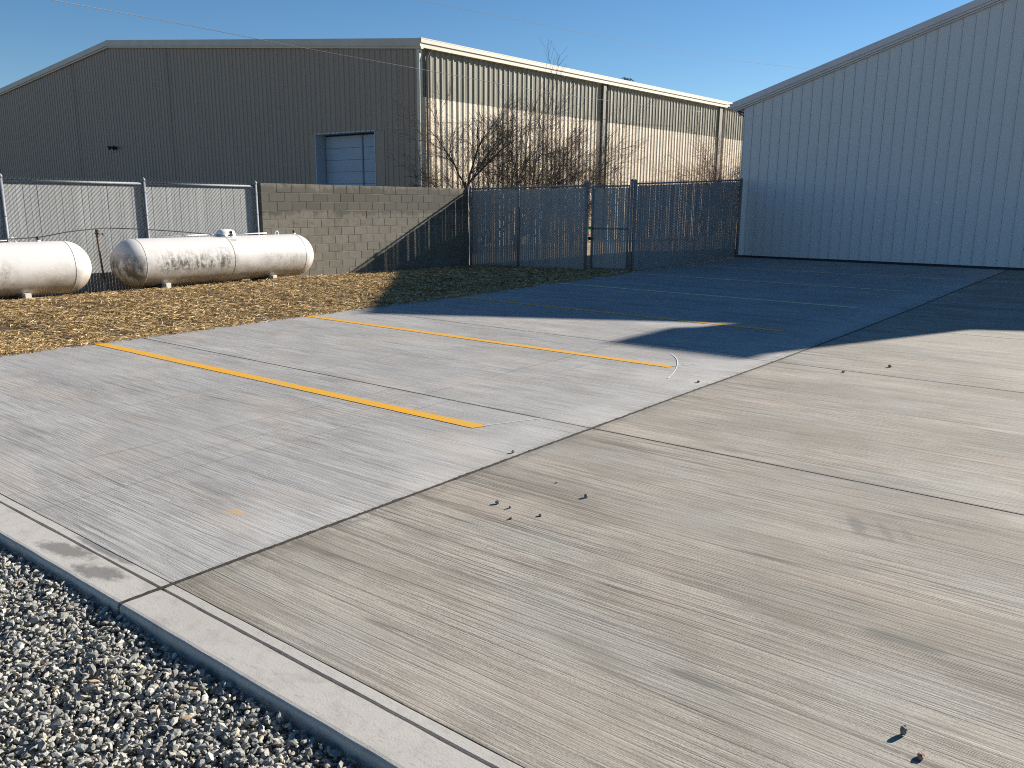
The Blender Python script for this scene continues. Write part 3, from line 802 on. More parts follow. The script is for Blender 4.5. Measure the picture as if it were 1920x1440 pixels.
def tank(y0, y1, mat, lab, dome_y, lugs, caps, rods):
    cy = (y0 + y1) / 2; ln = y1 - y0
    root = empty('propane_tank', (TX, cy, TZ - TR - .06)); tag(root, lab, 'propane tank', 'white propane tanks by the fence')
    prof = []
    for k in range(13):
        a = math.pi / 2 * k / 12; prof.append((.40 - .40 * math.cos(a), TR * math.sin(a)))
    for k in range(1, 8): prof.append((.40 + (ln - .8) * k / 8, TR))
    for k in range(13):
        a = math.pi / 2 * (1 - k / 12); prof.append((ln - .40 + .40 * math.cos(a), TR * math.sin(a)))
    m = MB(); m.lathe((TX, y0, TZ), (0, 1, 0), prof, 64); m.build('tank_shell', mat, root)
    for s_, mt in ((.40, M_SEAM), (ln - .40, M_SEAM), (ln * .51, M_SEAMR)):
        m = MB(); m.lathe((TX, y0 + s_ - .006, TZ), (0, 1, 0), [(0, TR - .002), (.003, TR + .0035), (.009, TR + .0035), (.012, TR - .002)], 64); m.build('weld_seam', mt, root)
    # valve dome: a rounded hood on a short neck
    if dome_y is not None:
        m = MB(); sc = []
        for i in range(9):
            a = math.pi / 2 * i / 8
            sc.append((math.sin(a), math.cos(a)))
        n_ = 24; vs = []; hx, hy, hh = .13, .19, .15; zc = TZ + TR - .02
        rings = [(0, 1.0), (.05 / hh, 1.0)] + [(.33 + .67 * math.sin(a), math.cos(a) ** .55) for a in np.linspace(0, math.pi / 2 * .97, 8)]
        for (zz, rr) in rings:
            for k in range(n_):
                a = 2 * math.pi * k / n_
                ex = abs(math.cos(a)) ** .8 * math.copysign(1, math.cos(a)); ey = abs(math.sin(a)) ** .8 * math.copysign(1, math.sin(a))
                vs.append((TX + .02 + hx * rr * ex, dome_y + hy * rr * ey, zc + hh * zz))
        fs = [(i*n_+k, i*n_+(k+1) % n_, (i+1)*n_+(k+1) % n_, (i+1)*n_+k) for i in range(len(rings)-1) for k in range(n_)] + [tuple((len(rings)-1)*n_+k for k in range(n_))]
        m.add(vs, fs, True); m.build('valve_dome', M_TW, root)
        m = MB(); m.box(TX + .13, TX + .156, dome_y + .02, dome_y + .065, zc + .02, zc + .10); m.tube([(TX+.13, dome_y+.0425, zc+.10), (TX+.156, dome_y+.0425, zc+.10)], .0225, 12)
        m.build('dome_opening', M_BLACK, root)
        for (a_, b_) in rods:
            m = MB(); m.tube([(TX + .03, a_, TZ + TR + .03), (TX + .03, b_, TZ + TR + .035)], .011, 8); m.build('pipe', M_TW, root)
        # faint stencilled lines below the dome
        m = MB()
        for i, (w_, th) in enumerate(((.05, 28), (.16, 31), (.10, 34), (.12, 36.5))):
            a = math.radians(90 - th); rr = TR + .0015; cx_, cz_ = TX + rr * math.cos(a), TZ + rr * math.sin(a)
            tx_, tz_ = -math.sin(a), math.cos(a); hh_ = .005
            yc = dome_y + .02
            m.add([(cx_ - tx_*hh_, yc - w_/2, cz_ - tz_*hh_), (cx_ - tx_*hh_, yc + w_/2, cz_ - tz_*hh_), (cx_ + tx_*hh_, yc + w_/2, cz_ + tz_*hh_), (cx_ + tx_*hh_, yc - w_/2, cz_ + tz_*hh_)], [(0, 1, 2, 3)])
        m.build('stencil_print', simple('stencil_ink', (.35, .33, .38), .6), root)
        m = MB(); a = math.radians(30); rr = TR + .002; cx_, cz_ = TX + rr * math.cos(a), TZ + rr * math.sin(a); tx_, tz_ = -math.sin(a), math.cos(a)
        for (yy, w_, h_, o_) in ((dome_y - .28, .20, .008, .03), (dome_y - .25, .16, .006, 0), (dome_y - .22, .10, .006, -.03)):
            ccx, ccz = cx_ + tx_*o_, cz_ + tz_*o_
            m.add([(ccx - tx_*h_, yy - w_/2, ccz - tz_*h_), (ccx - tx_*h_, yy + w_/2, ccz - tz_*h_), (ccx + tx_*h_, yy + w_/2, ccz + tz_*h_), (ccx + tx_*h_, yy - w_/2, ccz + tz_*h_)], [(0, 1, 2, 3)])
        m.build('blue_print', simple('stencil_ink_blue', (.45, .52, .66), .6), root)
    for yy in lugs:
        m = MB(); pts = [(TX, yy + .045 * math.cos(a), TZ + TR - .005 + .075 * math.sin(a)) for a in np.linspace(-.2, math.pi + .2, 14)]
        m.tube(pts, .009, 8); m.build('lifting_lug', M_TW, root)
    for yy in caps:
        m = MB(); m.lathe((TX, yy, TZ + TR - .01), (0, 0, 1), [(0, .034), (.03, .034), (.035, .02)], 12); m.build('fitting', M_TW, root)
        m = MB(); m.lathe((TX, yy, TZ + TR + .022), (0, 0, 1), [(0, .022), (.05, .024), (.062, .012)], 12); m.build('black_cap', M_BLACK, root)
    for s_ in (.19, .73):
        yy = y0 + ln * s_
        m = MB(); m.box(TX - .32, TX + .20, yy - .09, yy + .05, TZ - TR - .20, TZ - TR + .035); m.build('saddle', simple('saddle_steel', (.10, .09, .08), .8), root)
        m = MB(); m.box(TX + .20, TX + .35, yy - .045, yy + .045, TZ - TR - .12, TZ - TR + .068); m.build('foot', M_WOOD, root)
    return root
tank(7.17, 11.42, M_T2, 'stained white propane tank in full view, domed cap on top', 9.42, [8.18, 10.62], [11.05], [(9.6, 10.35), (8.0, 9.28)])
tank(2.50, 6.75, M_T1, 'cleaner white propane tank cut off by the left picture edge', 4.7, [5.60, 3.3], [5.98, 5.62 - .3], [(4.9, 5.5)])
# gas hose between the tanks and its riser
def smooth(pts, k=6):
    out = []
    for i in range(len(pts) - 1):
        p0 = Vector(pts[max(0, i-1)]); p1 = Vector(pts[i]); p2 = Vector(pts[i+1]); p3 = Vector(pts[min(len(pts)-1, i+2)])
        for j in range(k):
            t = j / k
            out.append(tuple(.5 * ((2*p1) + (-p0+p2)*t + (2*p0-5*p1+4*p2-p3)*t*t + (-p0+3*p1-3*p2+p3)*t**3)))
    out.append(tuple(pts[-1])); return out
m = MB(); m.tube(smooth([(TX + .10, 4.75, TZ + TR + .03), (TX + .05, 5.4, 1.08), (TX, 6.0, 1.10), (TX, 6.45, 1.17), (TX - .05, 6.98, 1.215), (TX - .1, 7.3, 1.215), (TX, 7.9, 1.18), (TX + .08, 8.6, 1.12), (TX + .14, 9.37, TZ + TR - .0)]), .0085, 8)
tag(m.build('gas_hose', M_BLACK), 'thin dark gas hose strung between the two propane tanks', 'hose')
rs = empty('gas_riser', (-14.62, 7.02, 0)); tag(rs, 'thin rusty riser pipe with small regulator between the tanks', 'pipe')
m = MB(); m.tube([(-14.58, 7.00, 1.20), (-14.60, 7.03, .8), (-14.62, 7.08, .25), (-14.62, 7.09, -.1)], .017, 10); m.build('riser', M_RUST, rs)
m = MB(); m.lathe((-14.585, 7.02, 1.13), (0, 0, 1), [(-.02, .018), (-.012, .045), (.012, .048), (.02, .02), (.06, .018)], 14); m.build('regulator', M_RUST, rs)
m = MB(); m.lathe((-14.56, 7.08, 1.115), (.3, 1, 0), [(0, .018), (.03, .022), (.04, .01)], 10); m.build('regulator_vent', M_GALV, rs)
m = MB(); m.tube([(-14.62, 7.08, .30), (-14.62, 7.09, -.1)], .024, 10); m.build('sleeve', M_GALV, rs)

# ------------------------------------------------------------------ grey steel building
def sheet_mat(name, col, dirt=.12, stain=None, rough=.5):
    q = NB(name, rough, 0, .4); p = q.pos(); z = q.sep(p)[2]
    f = q.noise(q.map(p, (1, 1, .15)), 3, 5, .6); g_ = q.noise(p, .35, 3)
    c = q.mix(q.ramp(f, .35, .7, 0, dirt * 2), col, tuple(x * .72 for x in col))
    c = q.mix(q.ramp(g_, .35, .65, 0, dirt), c, tuple(x * .8 for x in col))
    c = q.mix(q.math('MULTIPLY', q.rand(), dirt * .9), c, tuple(x * .78 for x in col))
    if stain:
        for sx_, wd in stain:
            x = q.sep(p)[0]
            d = q.math('ABSOLUTE', q.math('SUBTRACT', x, sx_))
            c = q.mix(q.math('MULTIPLY', q.ramp(d, .03, wd, .55, 0), q.ramp(q.noise(q.map(p, (1, 1, .3)), 1.2, 3), .3, .6, .2, 1)), c, tuple(x_ * .55 for x_ in col))
    q.color(c); return q.m
M_GAB = sheet_mat('taupe_wall_sheet', (.325, .25, .192), .12, [(-50.3, .35), (-40.3, .3)])
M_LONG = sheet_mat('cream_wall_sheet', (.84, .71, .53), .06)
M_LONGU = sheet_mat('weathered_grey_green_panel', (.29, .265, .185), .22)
GY = 23.7; GX = -23.0; GZE = 7.62; GZP = 9.95; GXP = -45.9; GXL = -69.0
def gz(x):   # rake height
    return GZE + (GZP - GZE) * (GX - x) / (GX - GXP) if x > GXP else GZP - (GZP - GZE) * (GXP - x) / (GXP - GXL)
gb_ = empty('steel_warehouse', (GX, GY, 0)); tag(gb_, 'long taupe and cream steel warehouse with low gable roof', 'building')
def ribbed(x0, x1, zb, ztf, nrib, h, wbase, wtop, minor=True):
    """sheet from s=x0..x1 with ribs proud by h; returns list of (s, depth) profile"""
    prof = [(x0, 0)]
    pw = (x1 - x0) / nrib
    for i in range(nrib):
        c = x0 + (i + .5) * pw
        prof += [(c - wbase/2, 0), (c - wtop/2, h), (c + wtop/2, h), (c + wbase/2, 0)]
        if minor and i < nrib:
            for dd in (.33, .5, .67) if False else ():
                pass
    prof.append((x1, 0)); return prof
def wall_panel_gable(x0, x1, zb, h=.03):
    m = MB(); prof = ribbed(x0, x1, 0, 0, 3, h, .075, .035)
    xs_ = [p[0] for p in prof]
    if x0 < GXP < x1: pass
    vs = []; 
    for (x, d) in prof: vs += [(x, GY - d, zb), (x, GY - d, gz(x) - .10)]
    m.add(vs, [(i*2, i*2+2, i*2+3, i*2+1) for i in range(len(prof)-1)])
    return m.build('wall_panel', M_GAB, gb_, recalc=False)
x = GX - .15; pw = .915; DX0, DX1, DZT = -29.20, -25.52, 4.46
while x > GXL + .2:
    x0 = max(x - pw, GXL + .02); x1 = x
    zb = .0
    if x1 > DX0 and x0 < DX1:
        a, b2 = max(x0, DX0), min(x1, DX1)
        zb = DZT if (a <= x0 + .01 and b2 >= x1 - .01) else None
        if zb is None:
            # a sheet cut by the door's side: keep the part beside the door and the part above it
            if x0 < DX0:
                m = MB(); m.add([(x0, GY - .012, 0), (DX0, GY - .012, 0), (DX0, GY - .012, DZT), (x0, GY - .012, DZT)], [(0, 1, 2, 3)]); m.build('wall_panel', M_GAB, gb_, False)
            else:
                m = MB(); m.add([(DX1, GY - .012, 0), (x1, GY - .012, 0), (x1, GY - .012, DZT), (DX1, GY - .012, DZT)], [(0, 1, 2, 3)]); m.build('wall_panel', M_GAB, gb_, False)
            zb = DZT
    wall_panel_gable(x0 + .003, x1 - .003, zb)
    x -= pw
# inner core so that nothing shows through
m = MB(); k = [(GX - .12, 0), (GX - .12, gz(GX) - .25), (GXP, GZP - .25), (GXL + .12, gz(GXL) - .25), (GXL + .12, 0)]
# door recess: three boxes would be heavy, so the core stands back behind the recess
nk = len(k); LY = 52.0
m.add([(a, GY + .75, z) for a, z in k] + [(a, GY + LY, z) for a, z in k], [tuple(range(nk)), tuple(reversed([nk + i for i in range(nk)]))] + [(i, nk + i, nk + (i+1) % nk, (i+1) % nk) for i in range(nk)])
m.build('inner_shell', M_DARK, gb_)
# roof
m = MB(); ov = .12
for (xa_, za_, xb_, zb_) in ((GX + .1, gz(GX) + .02, GXP, GZP + .05), (GXP, GZP + .05, GXL - .1, gz(GXL) + .02)):
    m.add([(xa_, GY - ov, za_), (xa_, GY + LY, za_), (xb_, GY + LY, zb_), (xb_, GY - ov, zb_), (xa_, GY - ov, za_ - .06), (xa_, GY + LY, za_ - .06), (xb_, GY + LY, zb_ - .06), (xb_, GY - ov, zb_ - .06)],
          [(0, 1, 2, 3), (7, 6, 5, 4), (0, 3, 7, 4), (1, 5, 6, 2)])
m.build('roof', M_ROOF, gb_)
# rake trim, in lengths, with a lower bead
def rake(xa_, xb_):
    m = MB()
    for (zt_, zb_, yo) in ((.03, -.24, .16), (-.24, -.33, .11)):
        m.add([(xa_, GY - yo, gz(xa_) + zt_), (xb_, GY - yo, gz(xb_) + zt_), (xb_, GY - yo, gz(xb_) + zb_), (xa_, GY - yo, gz(xa_) + zb_),
               (xa_, GY + .02, gz(xa_) + zt_), (xb_, GY + .02, gz(xb_) + zt_), (xb_, GY + .02, gz(xb_) + zb_), (xa_, GY + .02, gz(xa_) + zb_)],
              [(0, 1, 2, 3), (0, 4, 5, 1), (3, 2, 6, 7), (0, 3, 7, 4), (1, 5, 6, 2)])
    m.build('rake_trim', M_TRIMG, gb_)
bk = [GX + .20] + [GX - 6.1 * i for i in range(1, 4)] + [GXP, GXP - 6, GXP - 12, GXP - 18, GXL]
for a, b_ in zip(bk[:-1], bk[1:]): rake(a, b_ + .006)
# door: jambs, sectional leaf
m = MB(); m.box(DX0 - .02, DX0 + .02, GY - .03, GY + .70, 0, DZT); m.build('door_jamb', M_DOORF, gb_)
m = MB(); m.box(DX1 - .02, DX1 + .02, GY - .03, GY + .70, 0, DZT); m.build('door_jamb', M_DOORF, gb_)
m = MB(); m.box(DX0 - .02, DX1 + .02, GY - .03, GY + .70, DZT - .0, DZT + .05); m.build('door_head', M_DOORF, gb_)
dr = MB(); dr.box(DX0 + .04, DX1 - .04, GY + .52, GY + .60, 0, DZT - .01); dro = dr.build('roller_door', M_DARK, gb_)
zz = 0
for i in range(9):
    h = .49
    mm = MB(); z0, z1 = i * h, min((i + 1) * h - .012, DZT - .03)
    if z1 <= z0: break
    mm.box(DX0 + .08, DX1 - .07, GY + .48, GY + .519, z0, z1)
    for zz in (z0 + .12, z0 + .24): mm.box(DX0 + .08, DX1 - .07, GY + .474, GY + .479, zz, zz + .07)
    link('door_panel', mm.mesh('door_panel', M_DOOR, tuple(gb_.location), True), dro)
mm = MB(); mm.box(DX0 + 2.38, DX0 + 2.45, GY + .45, GY + .472, 1.9, DZT - .05); link('door_strut', mm.mesh('door_strut', simple('door_strut_dark', (.10, .14, .19), .5), tuple(gb_.location), True), dro)
mm = MB(); mm.box(DX1 - .42, DX1 - .39, GY + .45, GY + .472, 2.2, DZT - .05); link('door_strut', mm.mesh('door_strut', simple('door_strut_dark2', (.12, .16, .22), .5), tuple(gb_.location), True), dro)
# left door frame just inside the picture and wall lamp
m = MB(); m.box(-63.2, -61.75, GY - .06, GY + .02, 0, 4.9); m.build('far_door', M_DOORF, gb_)
lx, lz = -46.2, 4.48
m = MB(); m.box(lx - .12, lx + .12, GY - .12, GY - .03, lz - .08, lz + .08)
m.lathe((lx - .2, GY - .2, lz + .06), (-.5, -.6, -.55), [(0, .07), (.14, .12), (.15, .05)], 12); m.lathe((lx + .2, GY - .2, lz + .06), (.5, -.6, -.55), [(0, .07), (.14, .12), (.15, .05)], 12)
m.tube([(lx - .2, GY - .2, lz + .05), (lx + .2, GY - .2, lz + .05)], .03, 6); m.build('flood_lamp', simple('lamp_dark', (.03, .03, .035), .5), gb_)

# long wall: runs from the corner away from the camera, very slightly turned
LD = Vector((.045, 1.0)).normalized(); LN = Vector((LD.y, -LD.x))
def LW(s_, d, z): q_ = Vector((GX, GY)) + LD * s_ + LN * d; return (q_.x, q_.y, z)
LLEN = 44.0; ZB = 5.60; ZT = 7.36
rp = .3048
def long_panel(s0, s1, z0, z1, mat, name, dd=0.0):
    m = MB(); nr = 3; pw_ = (s1 - s0) / nr; prof = [(s0, 0)]
    for i in range(nr):
        c = s0 + (i + .5) * pw_
        prof += [(c - .052, 0), (c - .026, .036), (c + .026, .036), (c + .052, 0)]
        if i < nr - 1:
            e = s0 + (i + 1) * pw_
            prof += [(e - .05, 0), (e - .04, .006), (e - .02, .006), (e - .01, 0), (e + .01, 0), (e + .02, .006), (e + .04, .006), (e + .05, 0)]
    prof.append((s1, 0)); vs = []
    for (s_, d) in prof: vs += [LW(s_, d + dd, z0), LW(s_, d + dd, z1)]
    m.add(vs, [(i*2, i*2+2, i*2+3, i*2+1) for i in range(len(prof)-1)])
    return m.build(name, mat, gb_, recalc=False)
s_ = .10
while s_ < LLEN - .1:
    s1 = min(s_ + .914, LLEN)
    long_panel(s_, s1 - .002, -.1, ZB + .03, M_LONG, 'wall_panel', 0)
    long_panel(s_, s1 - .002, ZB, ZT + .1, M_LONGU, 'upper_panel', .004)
    s_ += .914
m = MB()
v0 = [LW(0, -.06, -.1), LW(LLEN, -.06, -.1), LW(LLEN, -.06, ZT + .15), LW(0, -.06, ZT + .15)]
m.add(v0, [(0, 1, 2, 3)]); m.build('backing_sheet', M_DARK, gb_, False)
# corner trim
def lbox(m, s0, s1, d0, d1, z0, z1):
    c = [LW(s0, d0, z0), LW(s1, d0, z0), LW(s1, d1, z0), LW(s0, d1, z0), LW(s0, d0, z1), LW(s1, d0, z1), LW(s1, d1, z1), LW(s0, d1, z1)]
    m.add(c, [(0,3,2,1),(4,5,6,7),(0,1,5,4),(1,2,6,5),(2,3,7,6),(3,0,4,7)])
m = MB(); lbox(m, -.05, .10, -.10, .055, -.1, ZT); m.build('corner_trim', M_CREAM, gb_)
m = MB(); m.box(GX - .16, GX - .045, GY - .045, GY + .03, -.1, gz(GX) - .2); m.build('corner_trim', M_GAB, gb_)
# gutter in lengths, top bead
gs = [-.12, 9.2, 18.4, 21.6, 24.8, 31, 38, LLEN]
for a, b_ in zip(gs[:-1], gs[1:]):
    m = MB(); hs = .30 if a < 24 else .22
    lbox(m, a, b_ - .012, -.03, .20, 7.62 - hs, 7.60); lbox(m, a, b_ - .012, .20, .235, 7.62 - hs * .45, 7.62); lbox(m, a, b_ - .012, -.03, .24, 7.62, 7.655)
    m.build('gutter', M_CREAM, gb_)
# gutter straps
s_ = .5
while s_ < 24:
    m = MB(); pts = [LW(s_, .20, 7.30), LW(s_ + .02, .12, 7.275), LW(s_ + .05, .03, 7.32)]
    m.tube(pts, .012, 5); m.build('gutter_strap', M_CREAM, gb_); s_ += .914 
# downspouts
M_DSP = simple('downspout_taupe', (.22, .19, .145), .5, 0, .1)
for (s_, mt, r_) in ((.28, M_DSP, .06), (12.3, M_DSP, .075), (24.55, M_CREAM, .075)):
    m = MB(); m.tube([LW(s_ + .12, .12, 7.36), LW(s_ + .12, .12, 7.24), LW(s_, .105, 7.02), LW(s_, .10, 6.9), LW(s_, .10, 0)], r_, 4, smooth=False); m.build('downspout', mt, gb_)
m = MB(); lbox(m, 11.95, 12.2, .0, .13, -.1, 7.3); m.build('downspout_shade_strip', simple('shade_strip_taupe', (.115, .098, .072), .6), gb_)  # dark strip standing in for the shadow the downspout casts on the wall
m = MB(); lbox(m, 24.0, 24.35, .0, .12, -.1, 7.3); m.build('downspout_shade_strip', simple('shade_strip_dark', (.13, .11, .08), .6), gb_)  # likewise a dark strip painted as the far downspout's cast shadow
# squirrel-like dark clump of leaves caught on the gutter
m = MB()
for i in range(60):
    p = Vector(LW(14.0 + rnd.gauss(0, .22), .12 + rnd.uniform(-.1, .1), 7.68 + abs(rnd.gauss(0, .05))))
    a = rnd.random() * 6; l_ = rnd.uniform(.05, .13)
    m.add([tuple(p), tuple(p + Vector((math.cos(a) * l_, math.sin(a) * l_, rnd.uniform(0, .08)))), tuple(p + Vector((math.cos(a + .6) * l_, math.sin(a + .6) * l_, rnd.uniform(0, .1))))], [(0, 1, 2)])
tag(m.build('leaf_clump', M_BLACK), 'dark clump of debris caught on top of the warehouse gutter', 'debris', kind='stuff')

# ------------------------------------------------------------------ white building
M_WSH = sheet_mat('white_wall_sheet', (.60, .60, .60), .05, None, .45)
M_WRIB = simple('white_rib', (.44, .46, .50), .5)
BY = 26.5; BX0 = -11.27; BXP = -2.82; BX1 = 5.64; BD = 14.0
def bz(x):
    return 4.89 + .327 * (x - BX0) if x < BXP else 4.89 + .327 * (BXP - BX0) - .327 * (x - BXP)
wb = empty('white_building', (BX0, BY, 0)); tag(wb, 'white steel building with shaded ribbed gable wall at right', 'building')
x = BX0; pw = .3045
while x < BX1 - .02:
    x1 = min(x + pw, BX1); 
    rw = .020
    prof = [(x, 0), (x + .012, .0), (x + .016, .010), (x1 - rw - .01, .012), (x1 - rw - .006, 0.0), (x1 - .012, -.012), (x1 - .006, .026), (x1 - .001, .026)]
    prof = [(x, .0), (x + .010, .004), (x1 - .040, .004), (x1 - .034, .018), (x1 - .014, .018), (x1 - .008, -.006), (x1 - .001, -.006)]
    m = MB(); vs = []
    for (px, d) in prof: vs += [(px, BY - d, .07), (px, BY - d, bz(px) - .02)]
    if x < BXP < x1: pass
    m.add(vs, [(i*2, i*2+2, i*2+3, i*2+1) for i in range(len(prof)-1)])
    # screws
    for k in range(14):
        z_ = .3 + k * .62
        if z_ < bz(x1) - .3: m.box(x1 - .052, x1 - .044, BY - .0095, BY - .003, z_, z_ + .008)
    m.build('wall_panel', M_WSH, wb, recalc=False)
    x = x1
m = MB()
k = [(BX0 + .03, -.1), (BX1 - .03, -.1), (BX1 - .03, bz(BX1) - .08), (BXP, bz(BXP) - .08), (BX0 + .03, bz(BX0) - .08)]
m.add([(a, BY + .04, z) for a, z in k] + [(a, BY + BD, z) for a, z in k], [tuple(range(5)), tuple(reversed(range(5, 10)))] + [(i, (i+1) % 5, 5 + (i+1) % 5, 5 + i) for i in range(5)])
m.build('inner_shell', M_DARK, wb)
m = MB(); m.box(BX0 - .01, BX0 + .02, BY - .02, BY + BD, .05, bz(BX0) - .03); m.build('side_wall', M_WSH, wb)
m = MB(); m.box(BX0 - .02, BX1, BY - .012, BY + .03, -.05, .066); m.build('base_trim', M_DARK, wb)
# roof with overhang
EO = .36; YO = .10
def rz(x): return bz(x) + .10
m = MB()
xe = BX0 - EO
pr = [(xe, rz(xe)), (BXP, rz(BXP)), (BX1 + EO, rz(BX1 + EO))]
for (a, b_) in zip(pr[:-1], pr[1:]):
    m.add([(a[0], BY - YO, a[1]), (b_[0], BY - YO, b_[1]), (b_[0], BY + BD, b_[1]), (a[0], BY + BD, a[1]),
           (a[0], BY - YO, a[1] - .05), (b_[0], BY - YO, b_[1] - .05), (b_[0], BY + BD, b_[1] - .05), (a[0], BY + BD, a[1] - .05)],
          [(0, 1, 2, 3), (7, 6, 5, 4), (0, 4, 5, 1), (3, 2, 6, 7)])
m.build('roof', M_ROOF, wb)
def rk(xa_, xb_, zt_, zb_, yo, name, mat):
    m = MB()
    m.add([(xa_, BY - yo, rz(xa_) + zt_), (xb_, BY - yo, rz(xb_) + zt_), (xb_, BY - yo, rz(xb_) + zb_), (xa_, BY - yo, rz(xa_) + zb_),
           (xa_, BY - .0, rz(xa_) + zt_), (xb_, BY - .0, rz(xb_) + zt_), (xb_, BY - .0, rz(xb_) + zb_), (xa_, BY - .0, rz(xa_) + zb_)],
          [(0, 1, 2, 3), (0, 4, 5, 1), (3, 2, 6, 7), (0, 3, 7, 4), (1, 5, 6, 2)])
    m.build(name, mat, wb)
for a, b_ in ((xe, -8.0), (-7.994, -2.82), (-2.82, 2.0), (2.006, BX1 + EO)):
    rk(a, b_, .035, -.15, .16, 'rake_trim', M_WTRIM)
    rk(a, b_, -.15, -.22, .115, 'rake_trim', M_WTRIM)
    rk(a, b_, -.228, -.27, .075, 'rake_bead', M_WTRIM)
# open eave: gutter, soffit braces, little globe lamp
m = MB(); m.box(xe - .10, xe + .005, BY - .14, BY + BD, rz(xe) - .15, rz(xe) + .0); m.build('gutter', M_WTRIM, wb)
m = MB(); m.tube([(xe + .02, BY + .0, rz(xe) - .16), (BX0, BY + .0, rz(xe) - .15)], .02, 6); m.tube([(xe + .0, BY + .03, rz(xe) - .14), (BX0 + .0, BY + .03, rz(xe) - .42)], .02, 6)
m.tube([(xe + .02, BY + .3, rz(xe) - .2), (BX0, BY + .25, rz(xe) - .3)], .03, 6); m.build('eave_brace', simple('brace_dark', (.10, .10, .11), .6), wb)
m = MB(); m.lathe((xe + .10, BY + .2, rz(xe) - .36), (0, 0, 1), [(0, .02), (.015, .05), (.05, .065), (.085, .05), (.10, .02)], 14)
m.build('globe_lamp', simple('white_globe', (.85, .85, .82), .3), wb)
# boxy vent on the far roof slope (beyond the right picture edge; its shadow reaches the slab)
m = MB(); m.box(1.65, 3.25, BY + .1, BY + 1.6, bz(2.5) - .5, 7.72); m.box(1.55, 3.35, BY + .0, BY + 1.7, 7.72, 7.80); m.build('roof_vent', M_WSH, wb)

# ------------------------------------------------------------------ overhead wires
def R_(px, py, dist):
    d = R @ _n([px - 960, py - 720, FOC]); return Vector((0, 0, CAMH)) + Vector(d) * dist
M_CABLE = simple('cable_grey', (.10, .10, .11), .7)
def cable(ctrl, r_, lab):
    pts = smooth([tuple(R_(*c)) for c in ctrl], 8); m = MB(); m.tube(pts, r_, 5)
    tag(m.build('overhead_cable', M_CABLE), lab, 'cable', 'overhead cables against the sky')
cable([(-60, -32, 20), (110, 2, 22), (330, 43, 25), (560, 88, 27.5), (790, 130, 30.5), (1060, 178, 38.5), (1316, 210, 49.5)], .008, 'thin cable sagging across the warehouse to its downspout')
cable([(700, -18, 24), (785, 0, 26), (1110, 65, 34), (1250, 92, 40), (1400, 116, 48), (1620, 140, 60)], .006, 'faint thin cable crossing the blue sky above the warehouse roof')

# ------------------------------------------------------------------ bare shrubs
M_BARK = simple('bark_brown', (.060, .046, .036), .9, 0, .3, 10)
M_BARKR = simple('bark_reddish', (.10, .055, .038), .9, 0, .3, 10)
def limb(mm, p, d, r_, ln, depth, rg, spread, updr):
    """adds one limb and everything growing from it"""
    k = 4; pts = [tuple(p)]; rr = [r_]; cur = Vector(p); dr_ = Vector(d)
    for i in range(k):
        dr_ = (dr_ + Vector((rg.gauss(0, .13), rg.gauss(0, .13), rg.gauss(0, .10) + updr))).normalized()
        cur = cur + dr_ * ln / k; pts.append(tuple(cur)); rr.append(r_ * (1 - .55 * (i + 1) / k))
        if depth > 0:
            for _ in range(2 if depth > 1 else 3):
                if rg.random() < .78:
                    ax = Vector((rg.gauss(0, 1), rg.gauss(0, 1), rg.gauss(0, .7))).normalized()
                    nd = (dr_ + ax * spread).normalized()
                    limb(mm, cur, nd, rr[-1] * rg.uniform(.45, .65), ln * rg.uniform(.4, .68), depth - 1, rg, spread, updr * .7)
    mm.tube(pts, [max(q_, .004) for q_ in rr], 5 if r_ > .02 else 3, False)
def shrub(loc, lab, limbs, mat, seed, trunk=None, spread=.6):
    rg = random.Random(seed)
    root = empty('bare_shrub', loc); tag(root, lab, 'shrub', 'bare shrubs behind the fence')
    if trunk:
        m = MB(); m.tube([tuple(Vector(loc) + Vector(t)) for t, _ in trunk], [r_ for _, r_ in trunk], 9); m.build('trunk', mat, root)
    for (off, d, r_, ln, dep, up_) in limbs:
        m = MB(); limb(m, Vector(loc) + Vector(off), Vector(d).normalized(), r_, ln, dep, rg, spread, up_); m.build('branch', mat, root, recalc=False)
    return root
SX = -19.6
shrub((SX, 22.4, -.1), 'bare shrub with a thick dark trunk at the warehouse corner',
      [((0, .1, 2.3), (.1, 0, 1), .04, 1.9, 3, .03), ((0, .0, 2.4), (0, -.8, 1), .035, 2.0, 3, .03), ((0, .1, 2.4), (0, .9, .8), .04, 2.2, 3, .04), ((0, 0, 2.2), (.3, .4, 1), .03, 2.0, 3, .02),
       ((0, .2, 1.2), (0, -1, .6), .03, 2.0, 3, .05), ((0, .2, 1.4), (.2, 1, .4), .035, 2.2, 3, .06), ((0, .5, .3), (0, .5, 1), .03, 2.6, 3, .02), ((0, -.4, .3), (0, -.4, 1), .03, 2.6, 3, .02), ((0, .8, .2), (.2, .25, 1), .028, 3.0, 3, .02)],
      M_BARK, 3, [((0, .55, 0), .11), ((0, .5, .9), .10), ((0, .38, 1.6), .09), ((0, .1, 2.1), .085), ((0, -.05, 2.5), .06)])
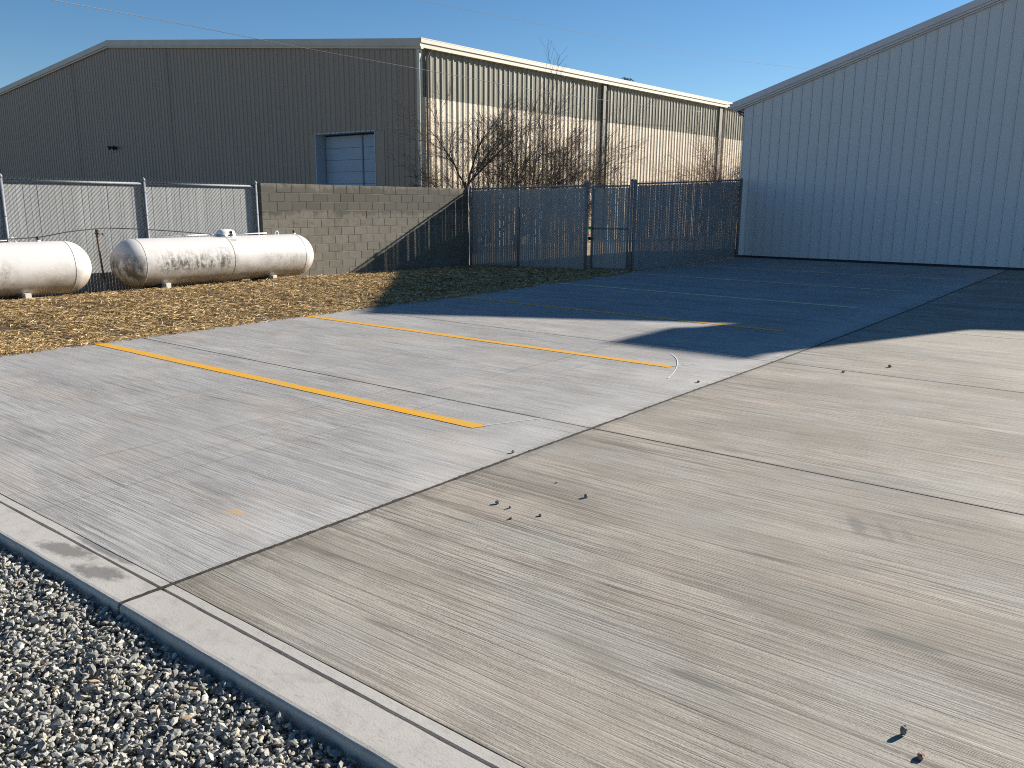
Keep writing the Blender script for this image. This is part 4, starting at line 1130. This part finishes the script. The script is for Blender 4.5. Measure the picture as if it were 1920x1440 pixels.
shrub((SX, 25.3, -.1), 'largest bare shrub, many stems sweeping up and right before the cream wall',
      [((0, 0, .4), (0, .05, 1), .05, 2.7, 3, .02), ((0, .1, .5), (0, .65, 1), .06, 3.7, 3, .01), ((0, .2, .5), (.1, 1.1, 1), .055, 4.1, 3, .01), ((0, .1, .5), (.1, .35, 1), .05, 3.6, 3, .01),
       ((0, -.2, .4), (0, -.3, 1), .04, 3.3, 3, .02), ((0, .3, .5), (0, 1.2, .7), .045, 4.2, 3, .03), ((0, .3, .6), (0, 1.6, .6), .04, 3.6, 3, .04), ((0, 0, .4), (.2, .2, 1), .03, 4.6, 1, .01)],
      M_BARK, 8, [((0, 0, 0), .12), ((0, .1, .7), .10), ((0, .2, 1.1), .06)])
shrub((SX - .2, 29.4, -.1), 'smaller bare shrub with clustered twigs right of the middle downspout',
      [((0, 0, .3), (0, .2, 1), .035, 2.5, 3, .0), ((0, .2, .3), (0, .7, 1), .035, 2.6, 3, .0), ((0, .4, .3), (0, 1.0, .8), .035, 2.8, 3, .02), ((0, .2, .3), (0, -.3, 1), .03, 2.6, 3, .02), ((0, 1.6, .3), (0, .4, 1), .03, 2.4, 3, .02), ((0, 2.2, .3), (0, .9, .9), .03, 2.3, 3, .01)],
      M_BARK, 12, [((0, 0, 0), .09), ((0, .1, .6), .06)])
shrub((SX + .4, 41.5, -.1), 'reddish brown thicket at the corner of the white building',
      [((.2 * math.cos(i), -1.6 + .55 * i, .2), (rnd.uniform(-.3, .3), rnd.uniform(-.5, .7), 1), .03, 1.9 + .2 * i, 3, -.02) for i in range(10)],
      M_BARKR, 20, None, .75)

shrub((SX - .5, 24.0, -.1), 'low thin stemmed bare shrub between the dark trunk and the largest shrub',
      [((0, .2 * i, .3), (rnd.uniform(-.2, .2), .35 * (i - 1.5), 1), .028, 2.5 + .2 * (i % 2), 3, .01) for i in range(5)], M_BARK, 31, None, .7)
shrub((SX - .3, 27.2, -.1), 'spreading bare shrub in front of the middle downspout of the warehouse',
      [((0, .25 * i, .3), (rnd.uniform(-.2, .2), .4 * (i - 1.2), 1), .03, 2.7 + .25 * (i % 2), 3, .01) for i in range(5)], M_BARK, 37, None, .7)
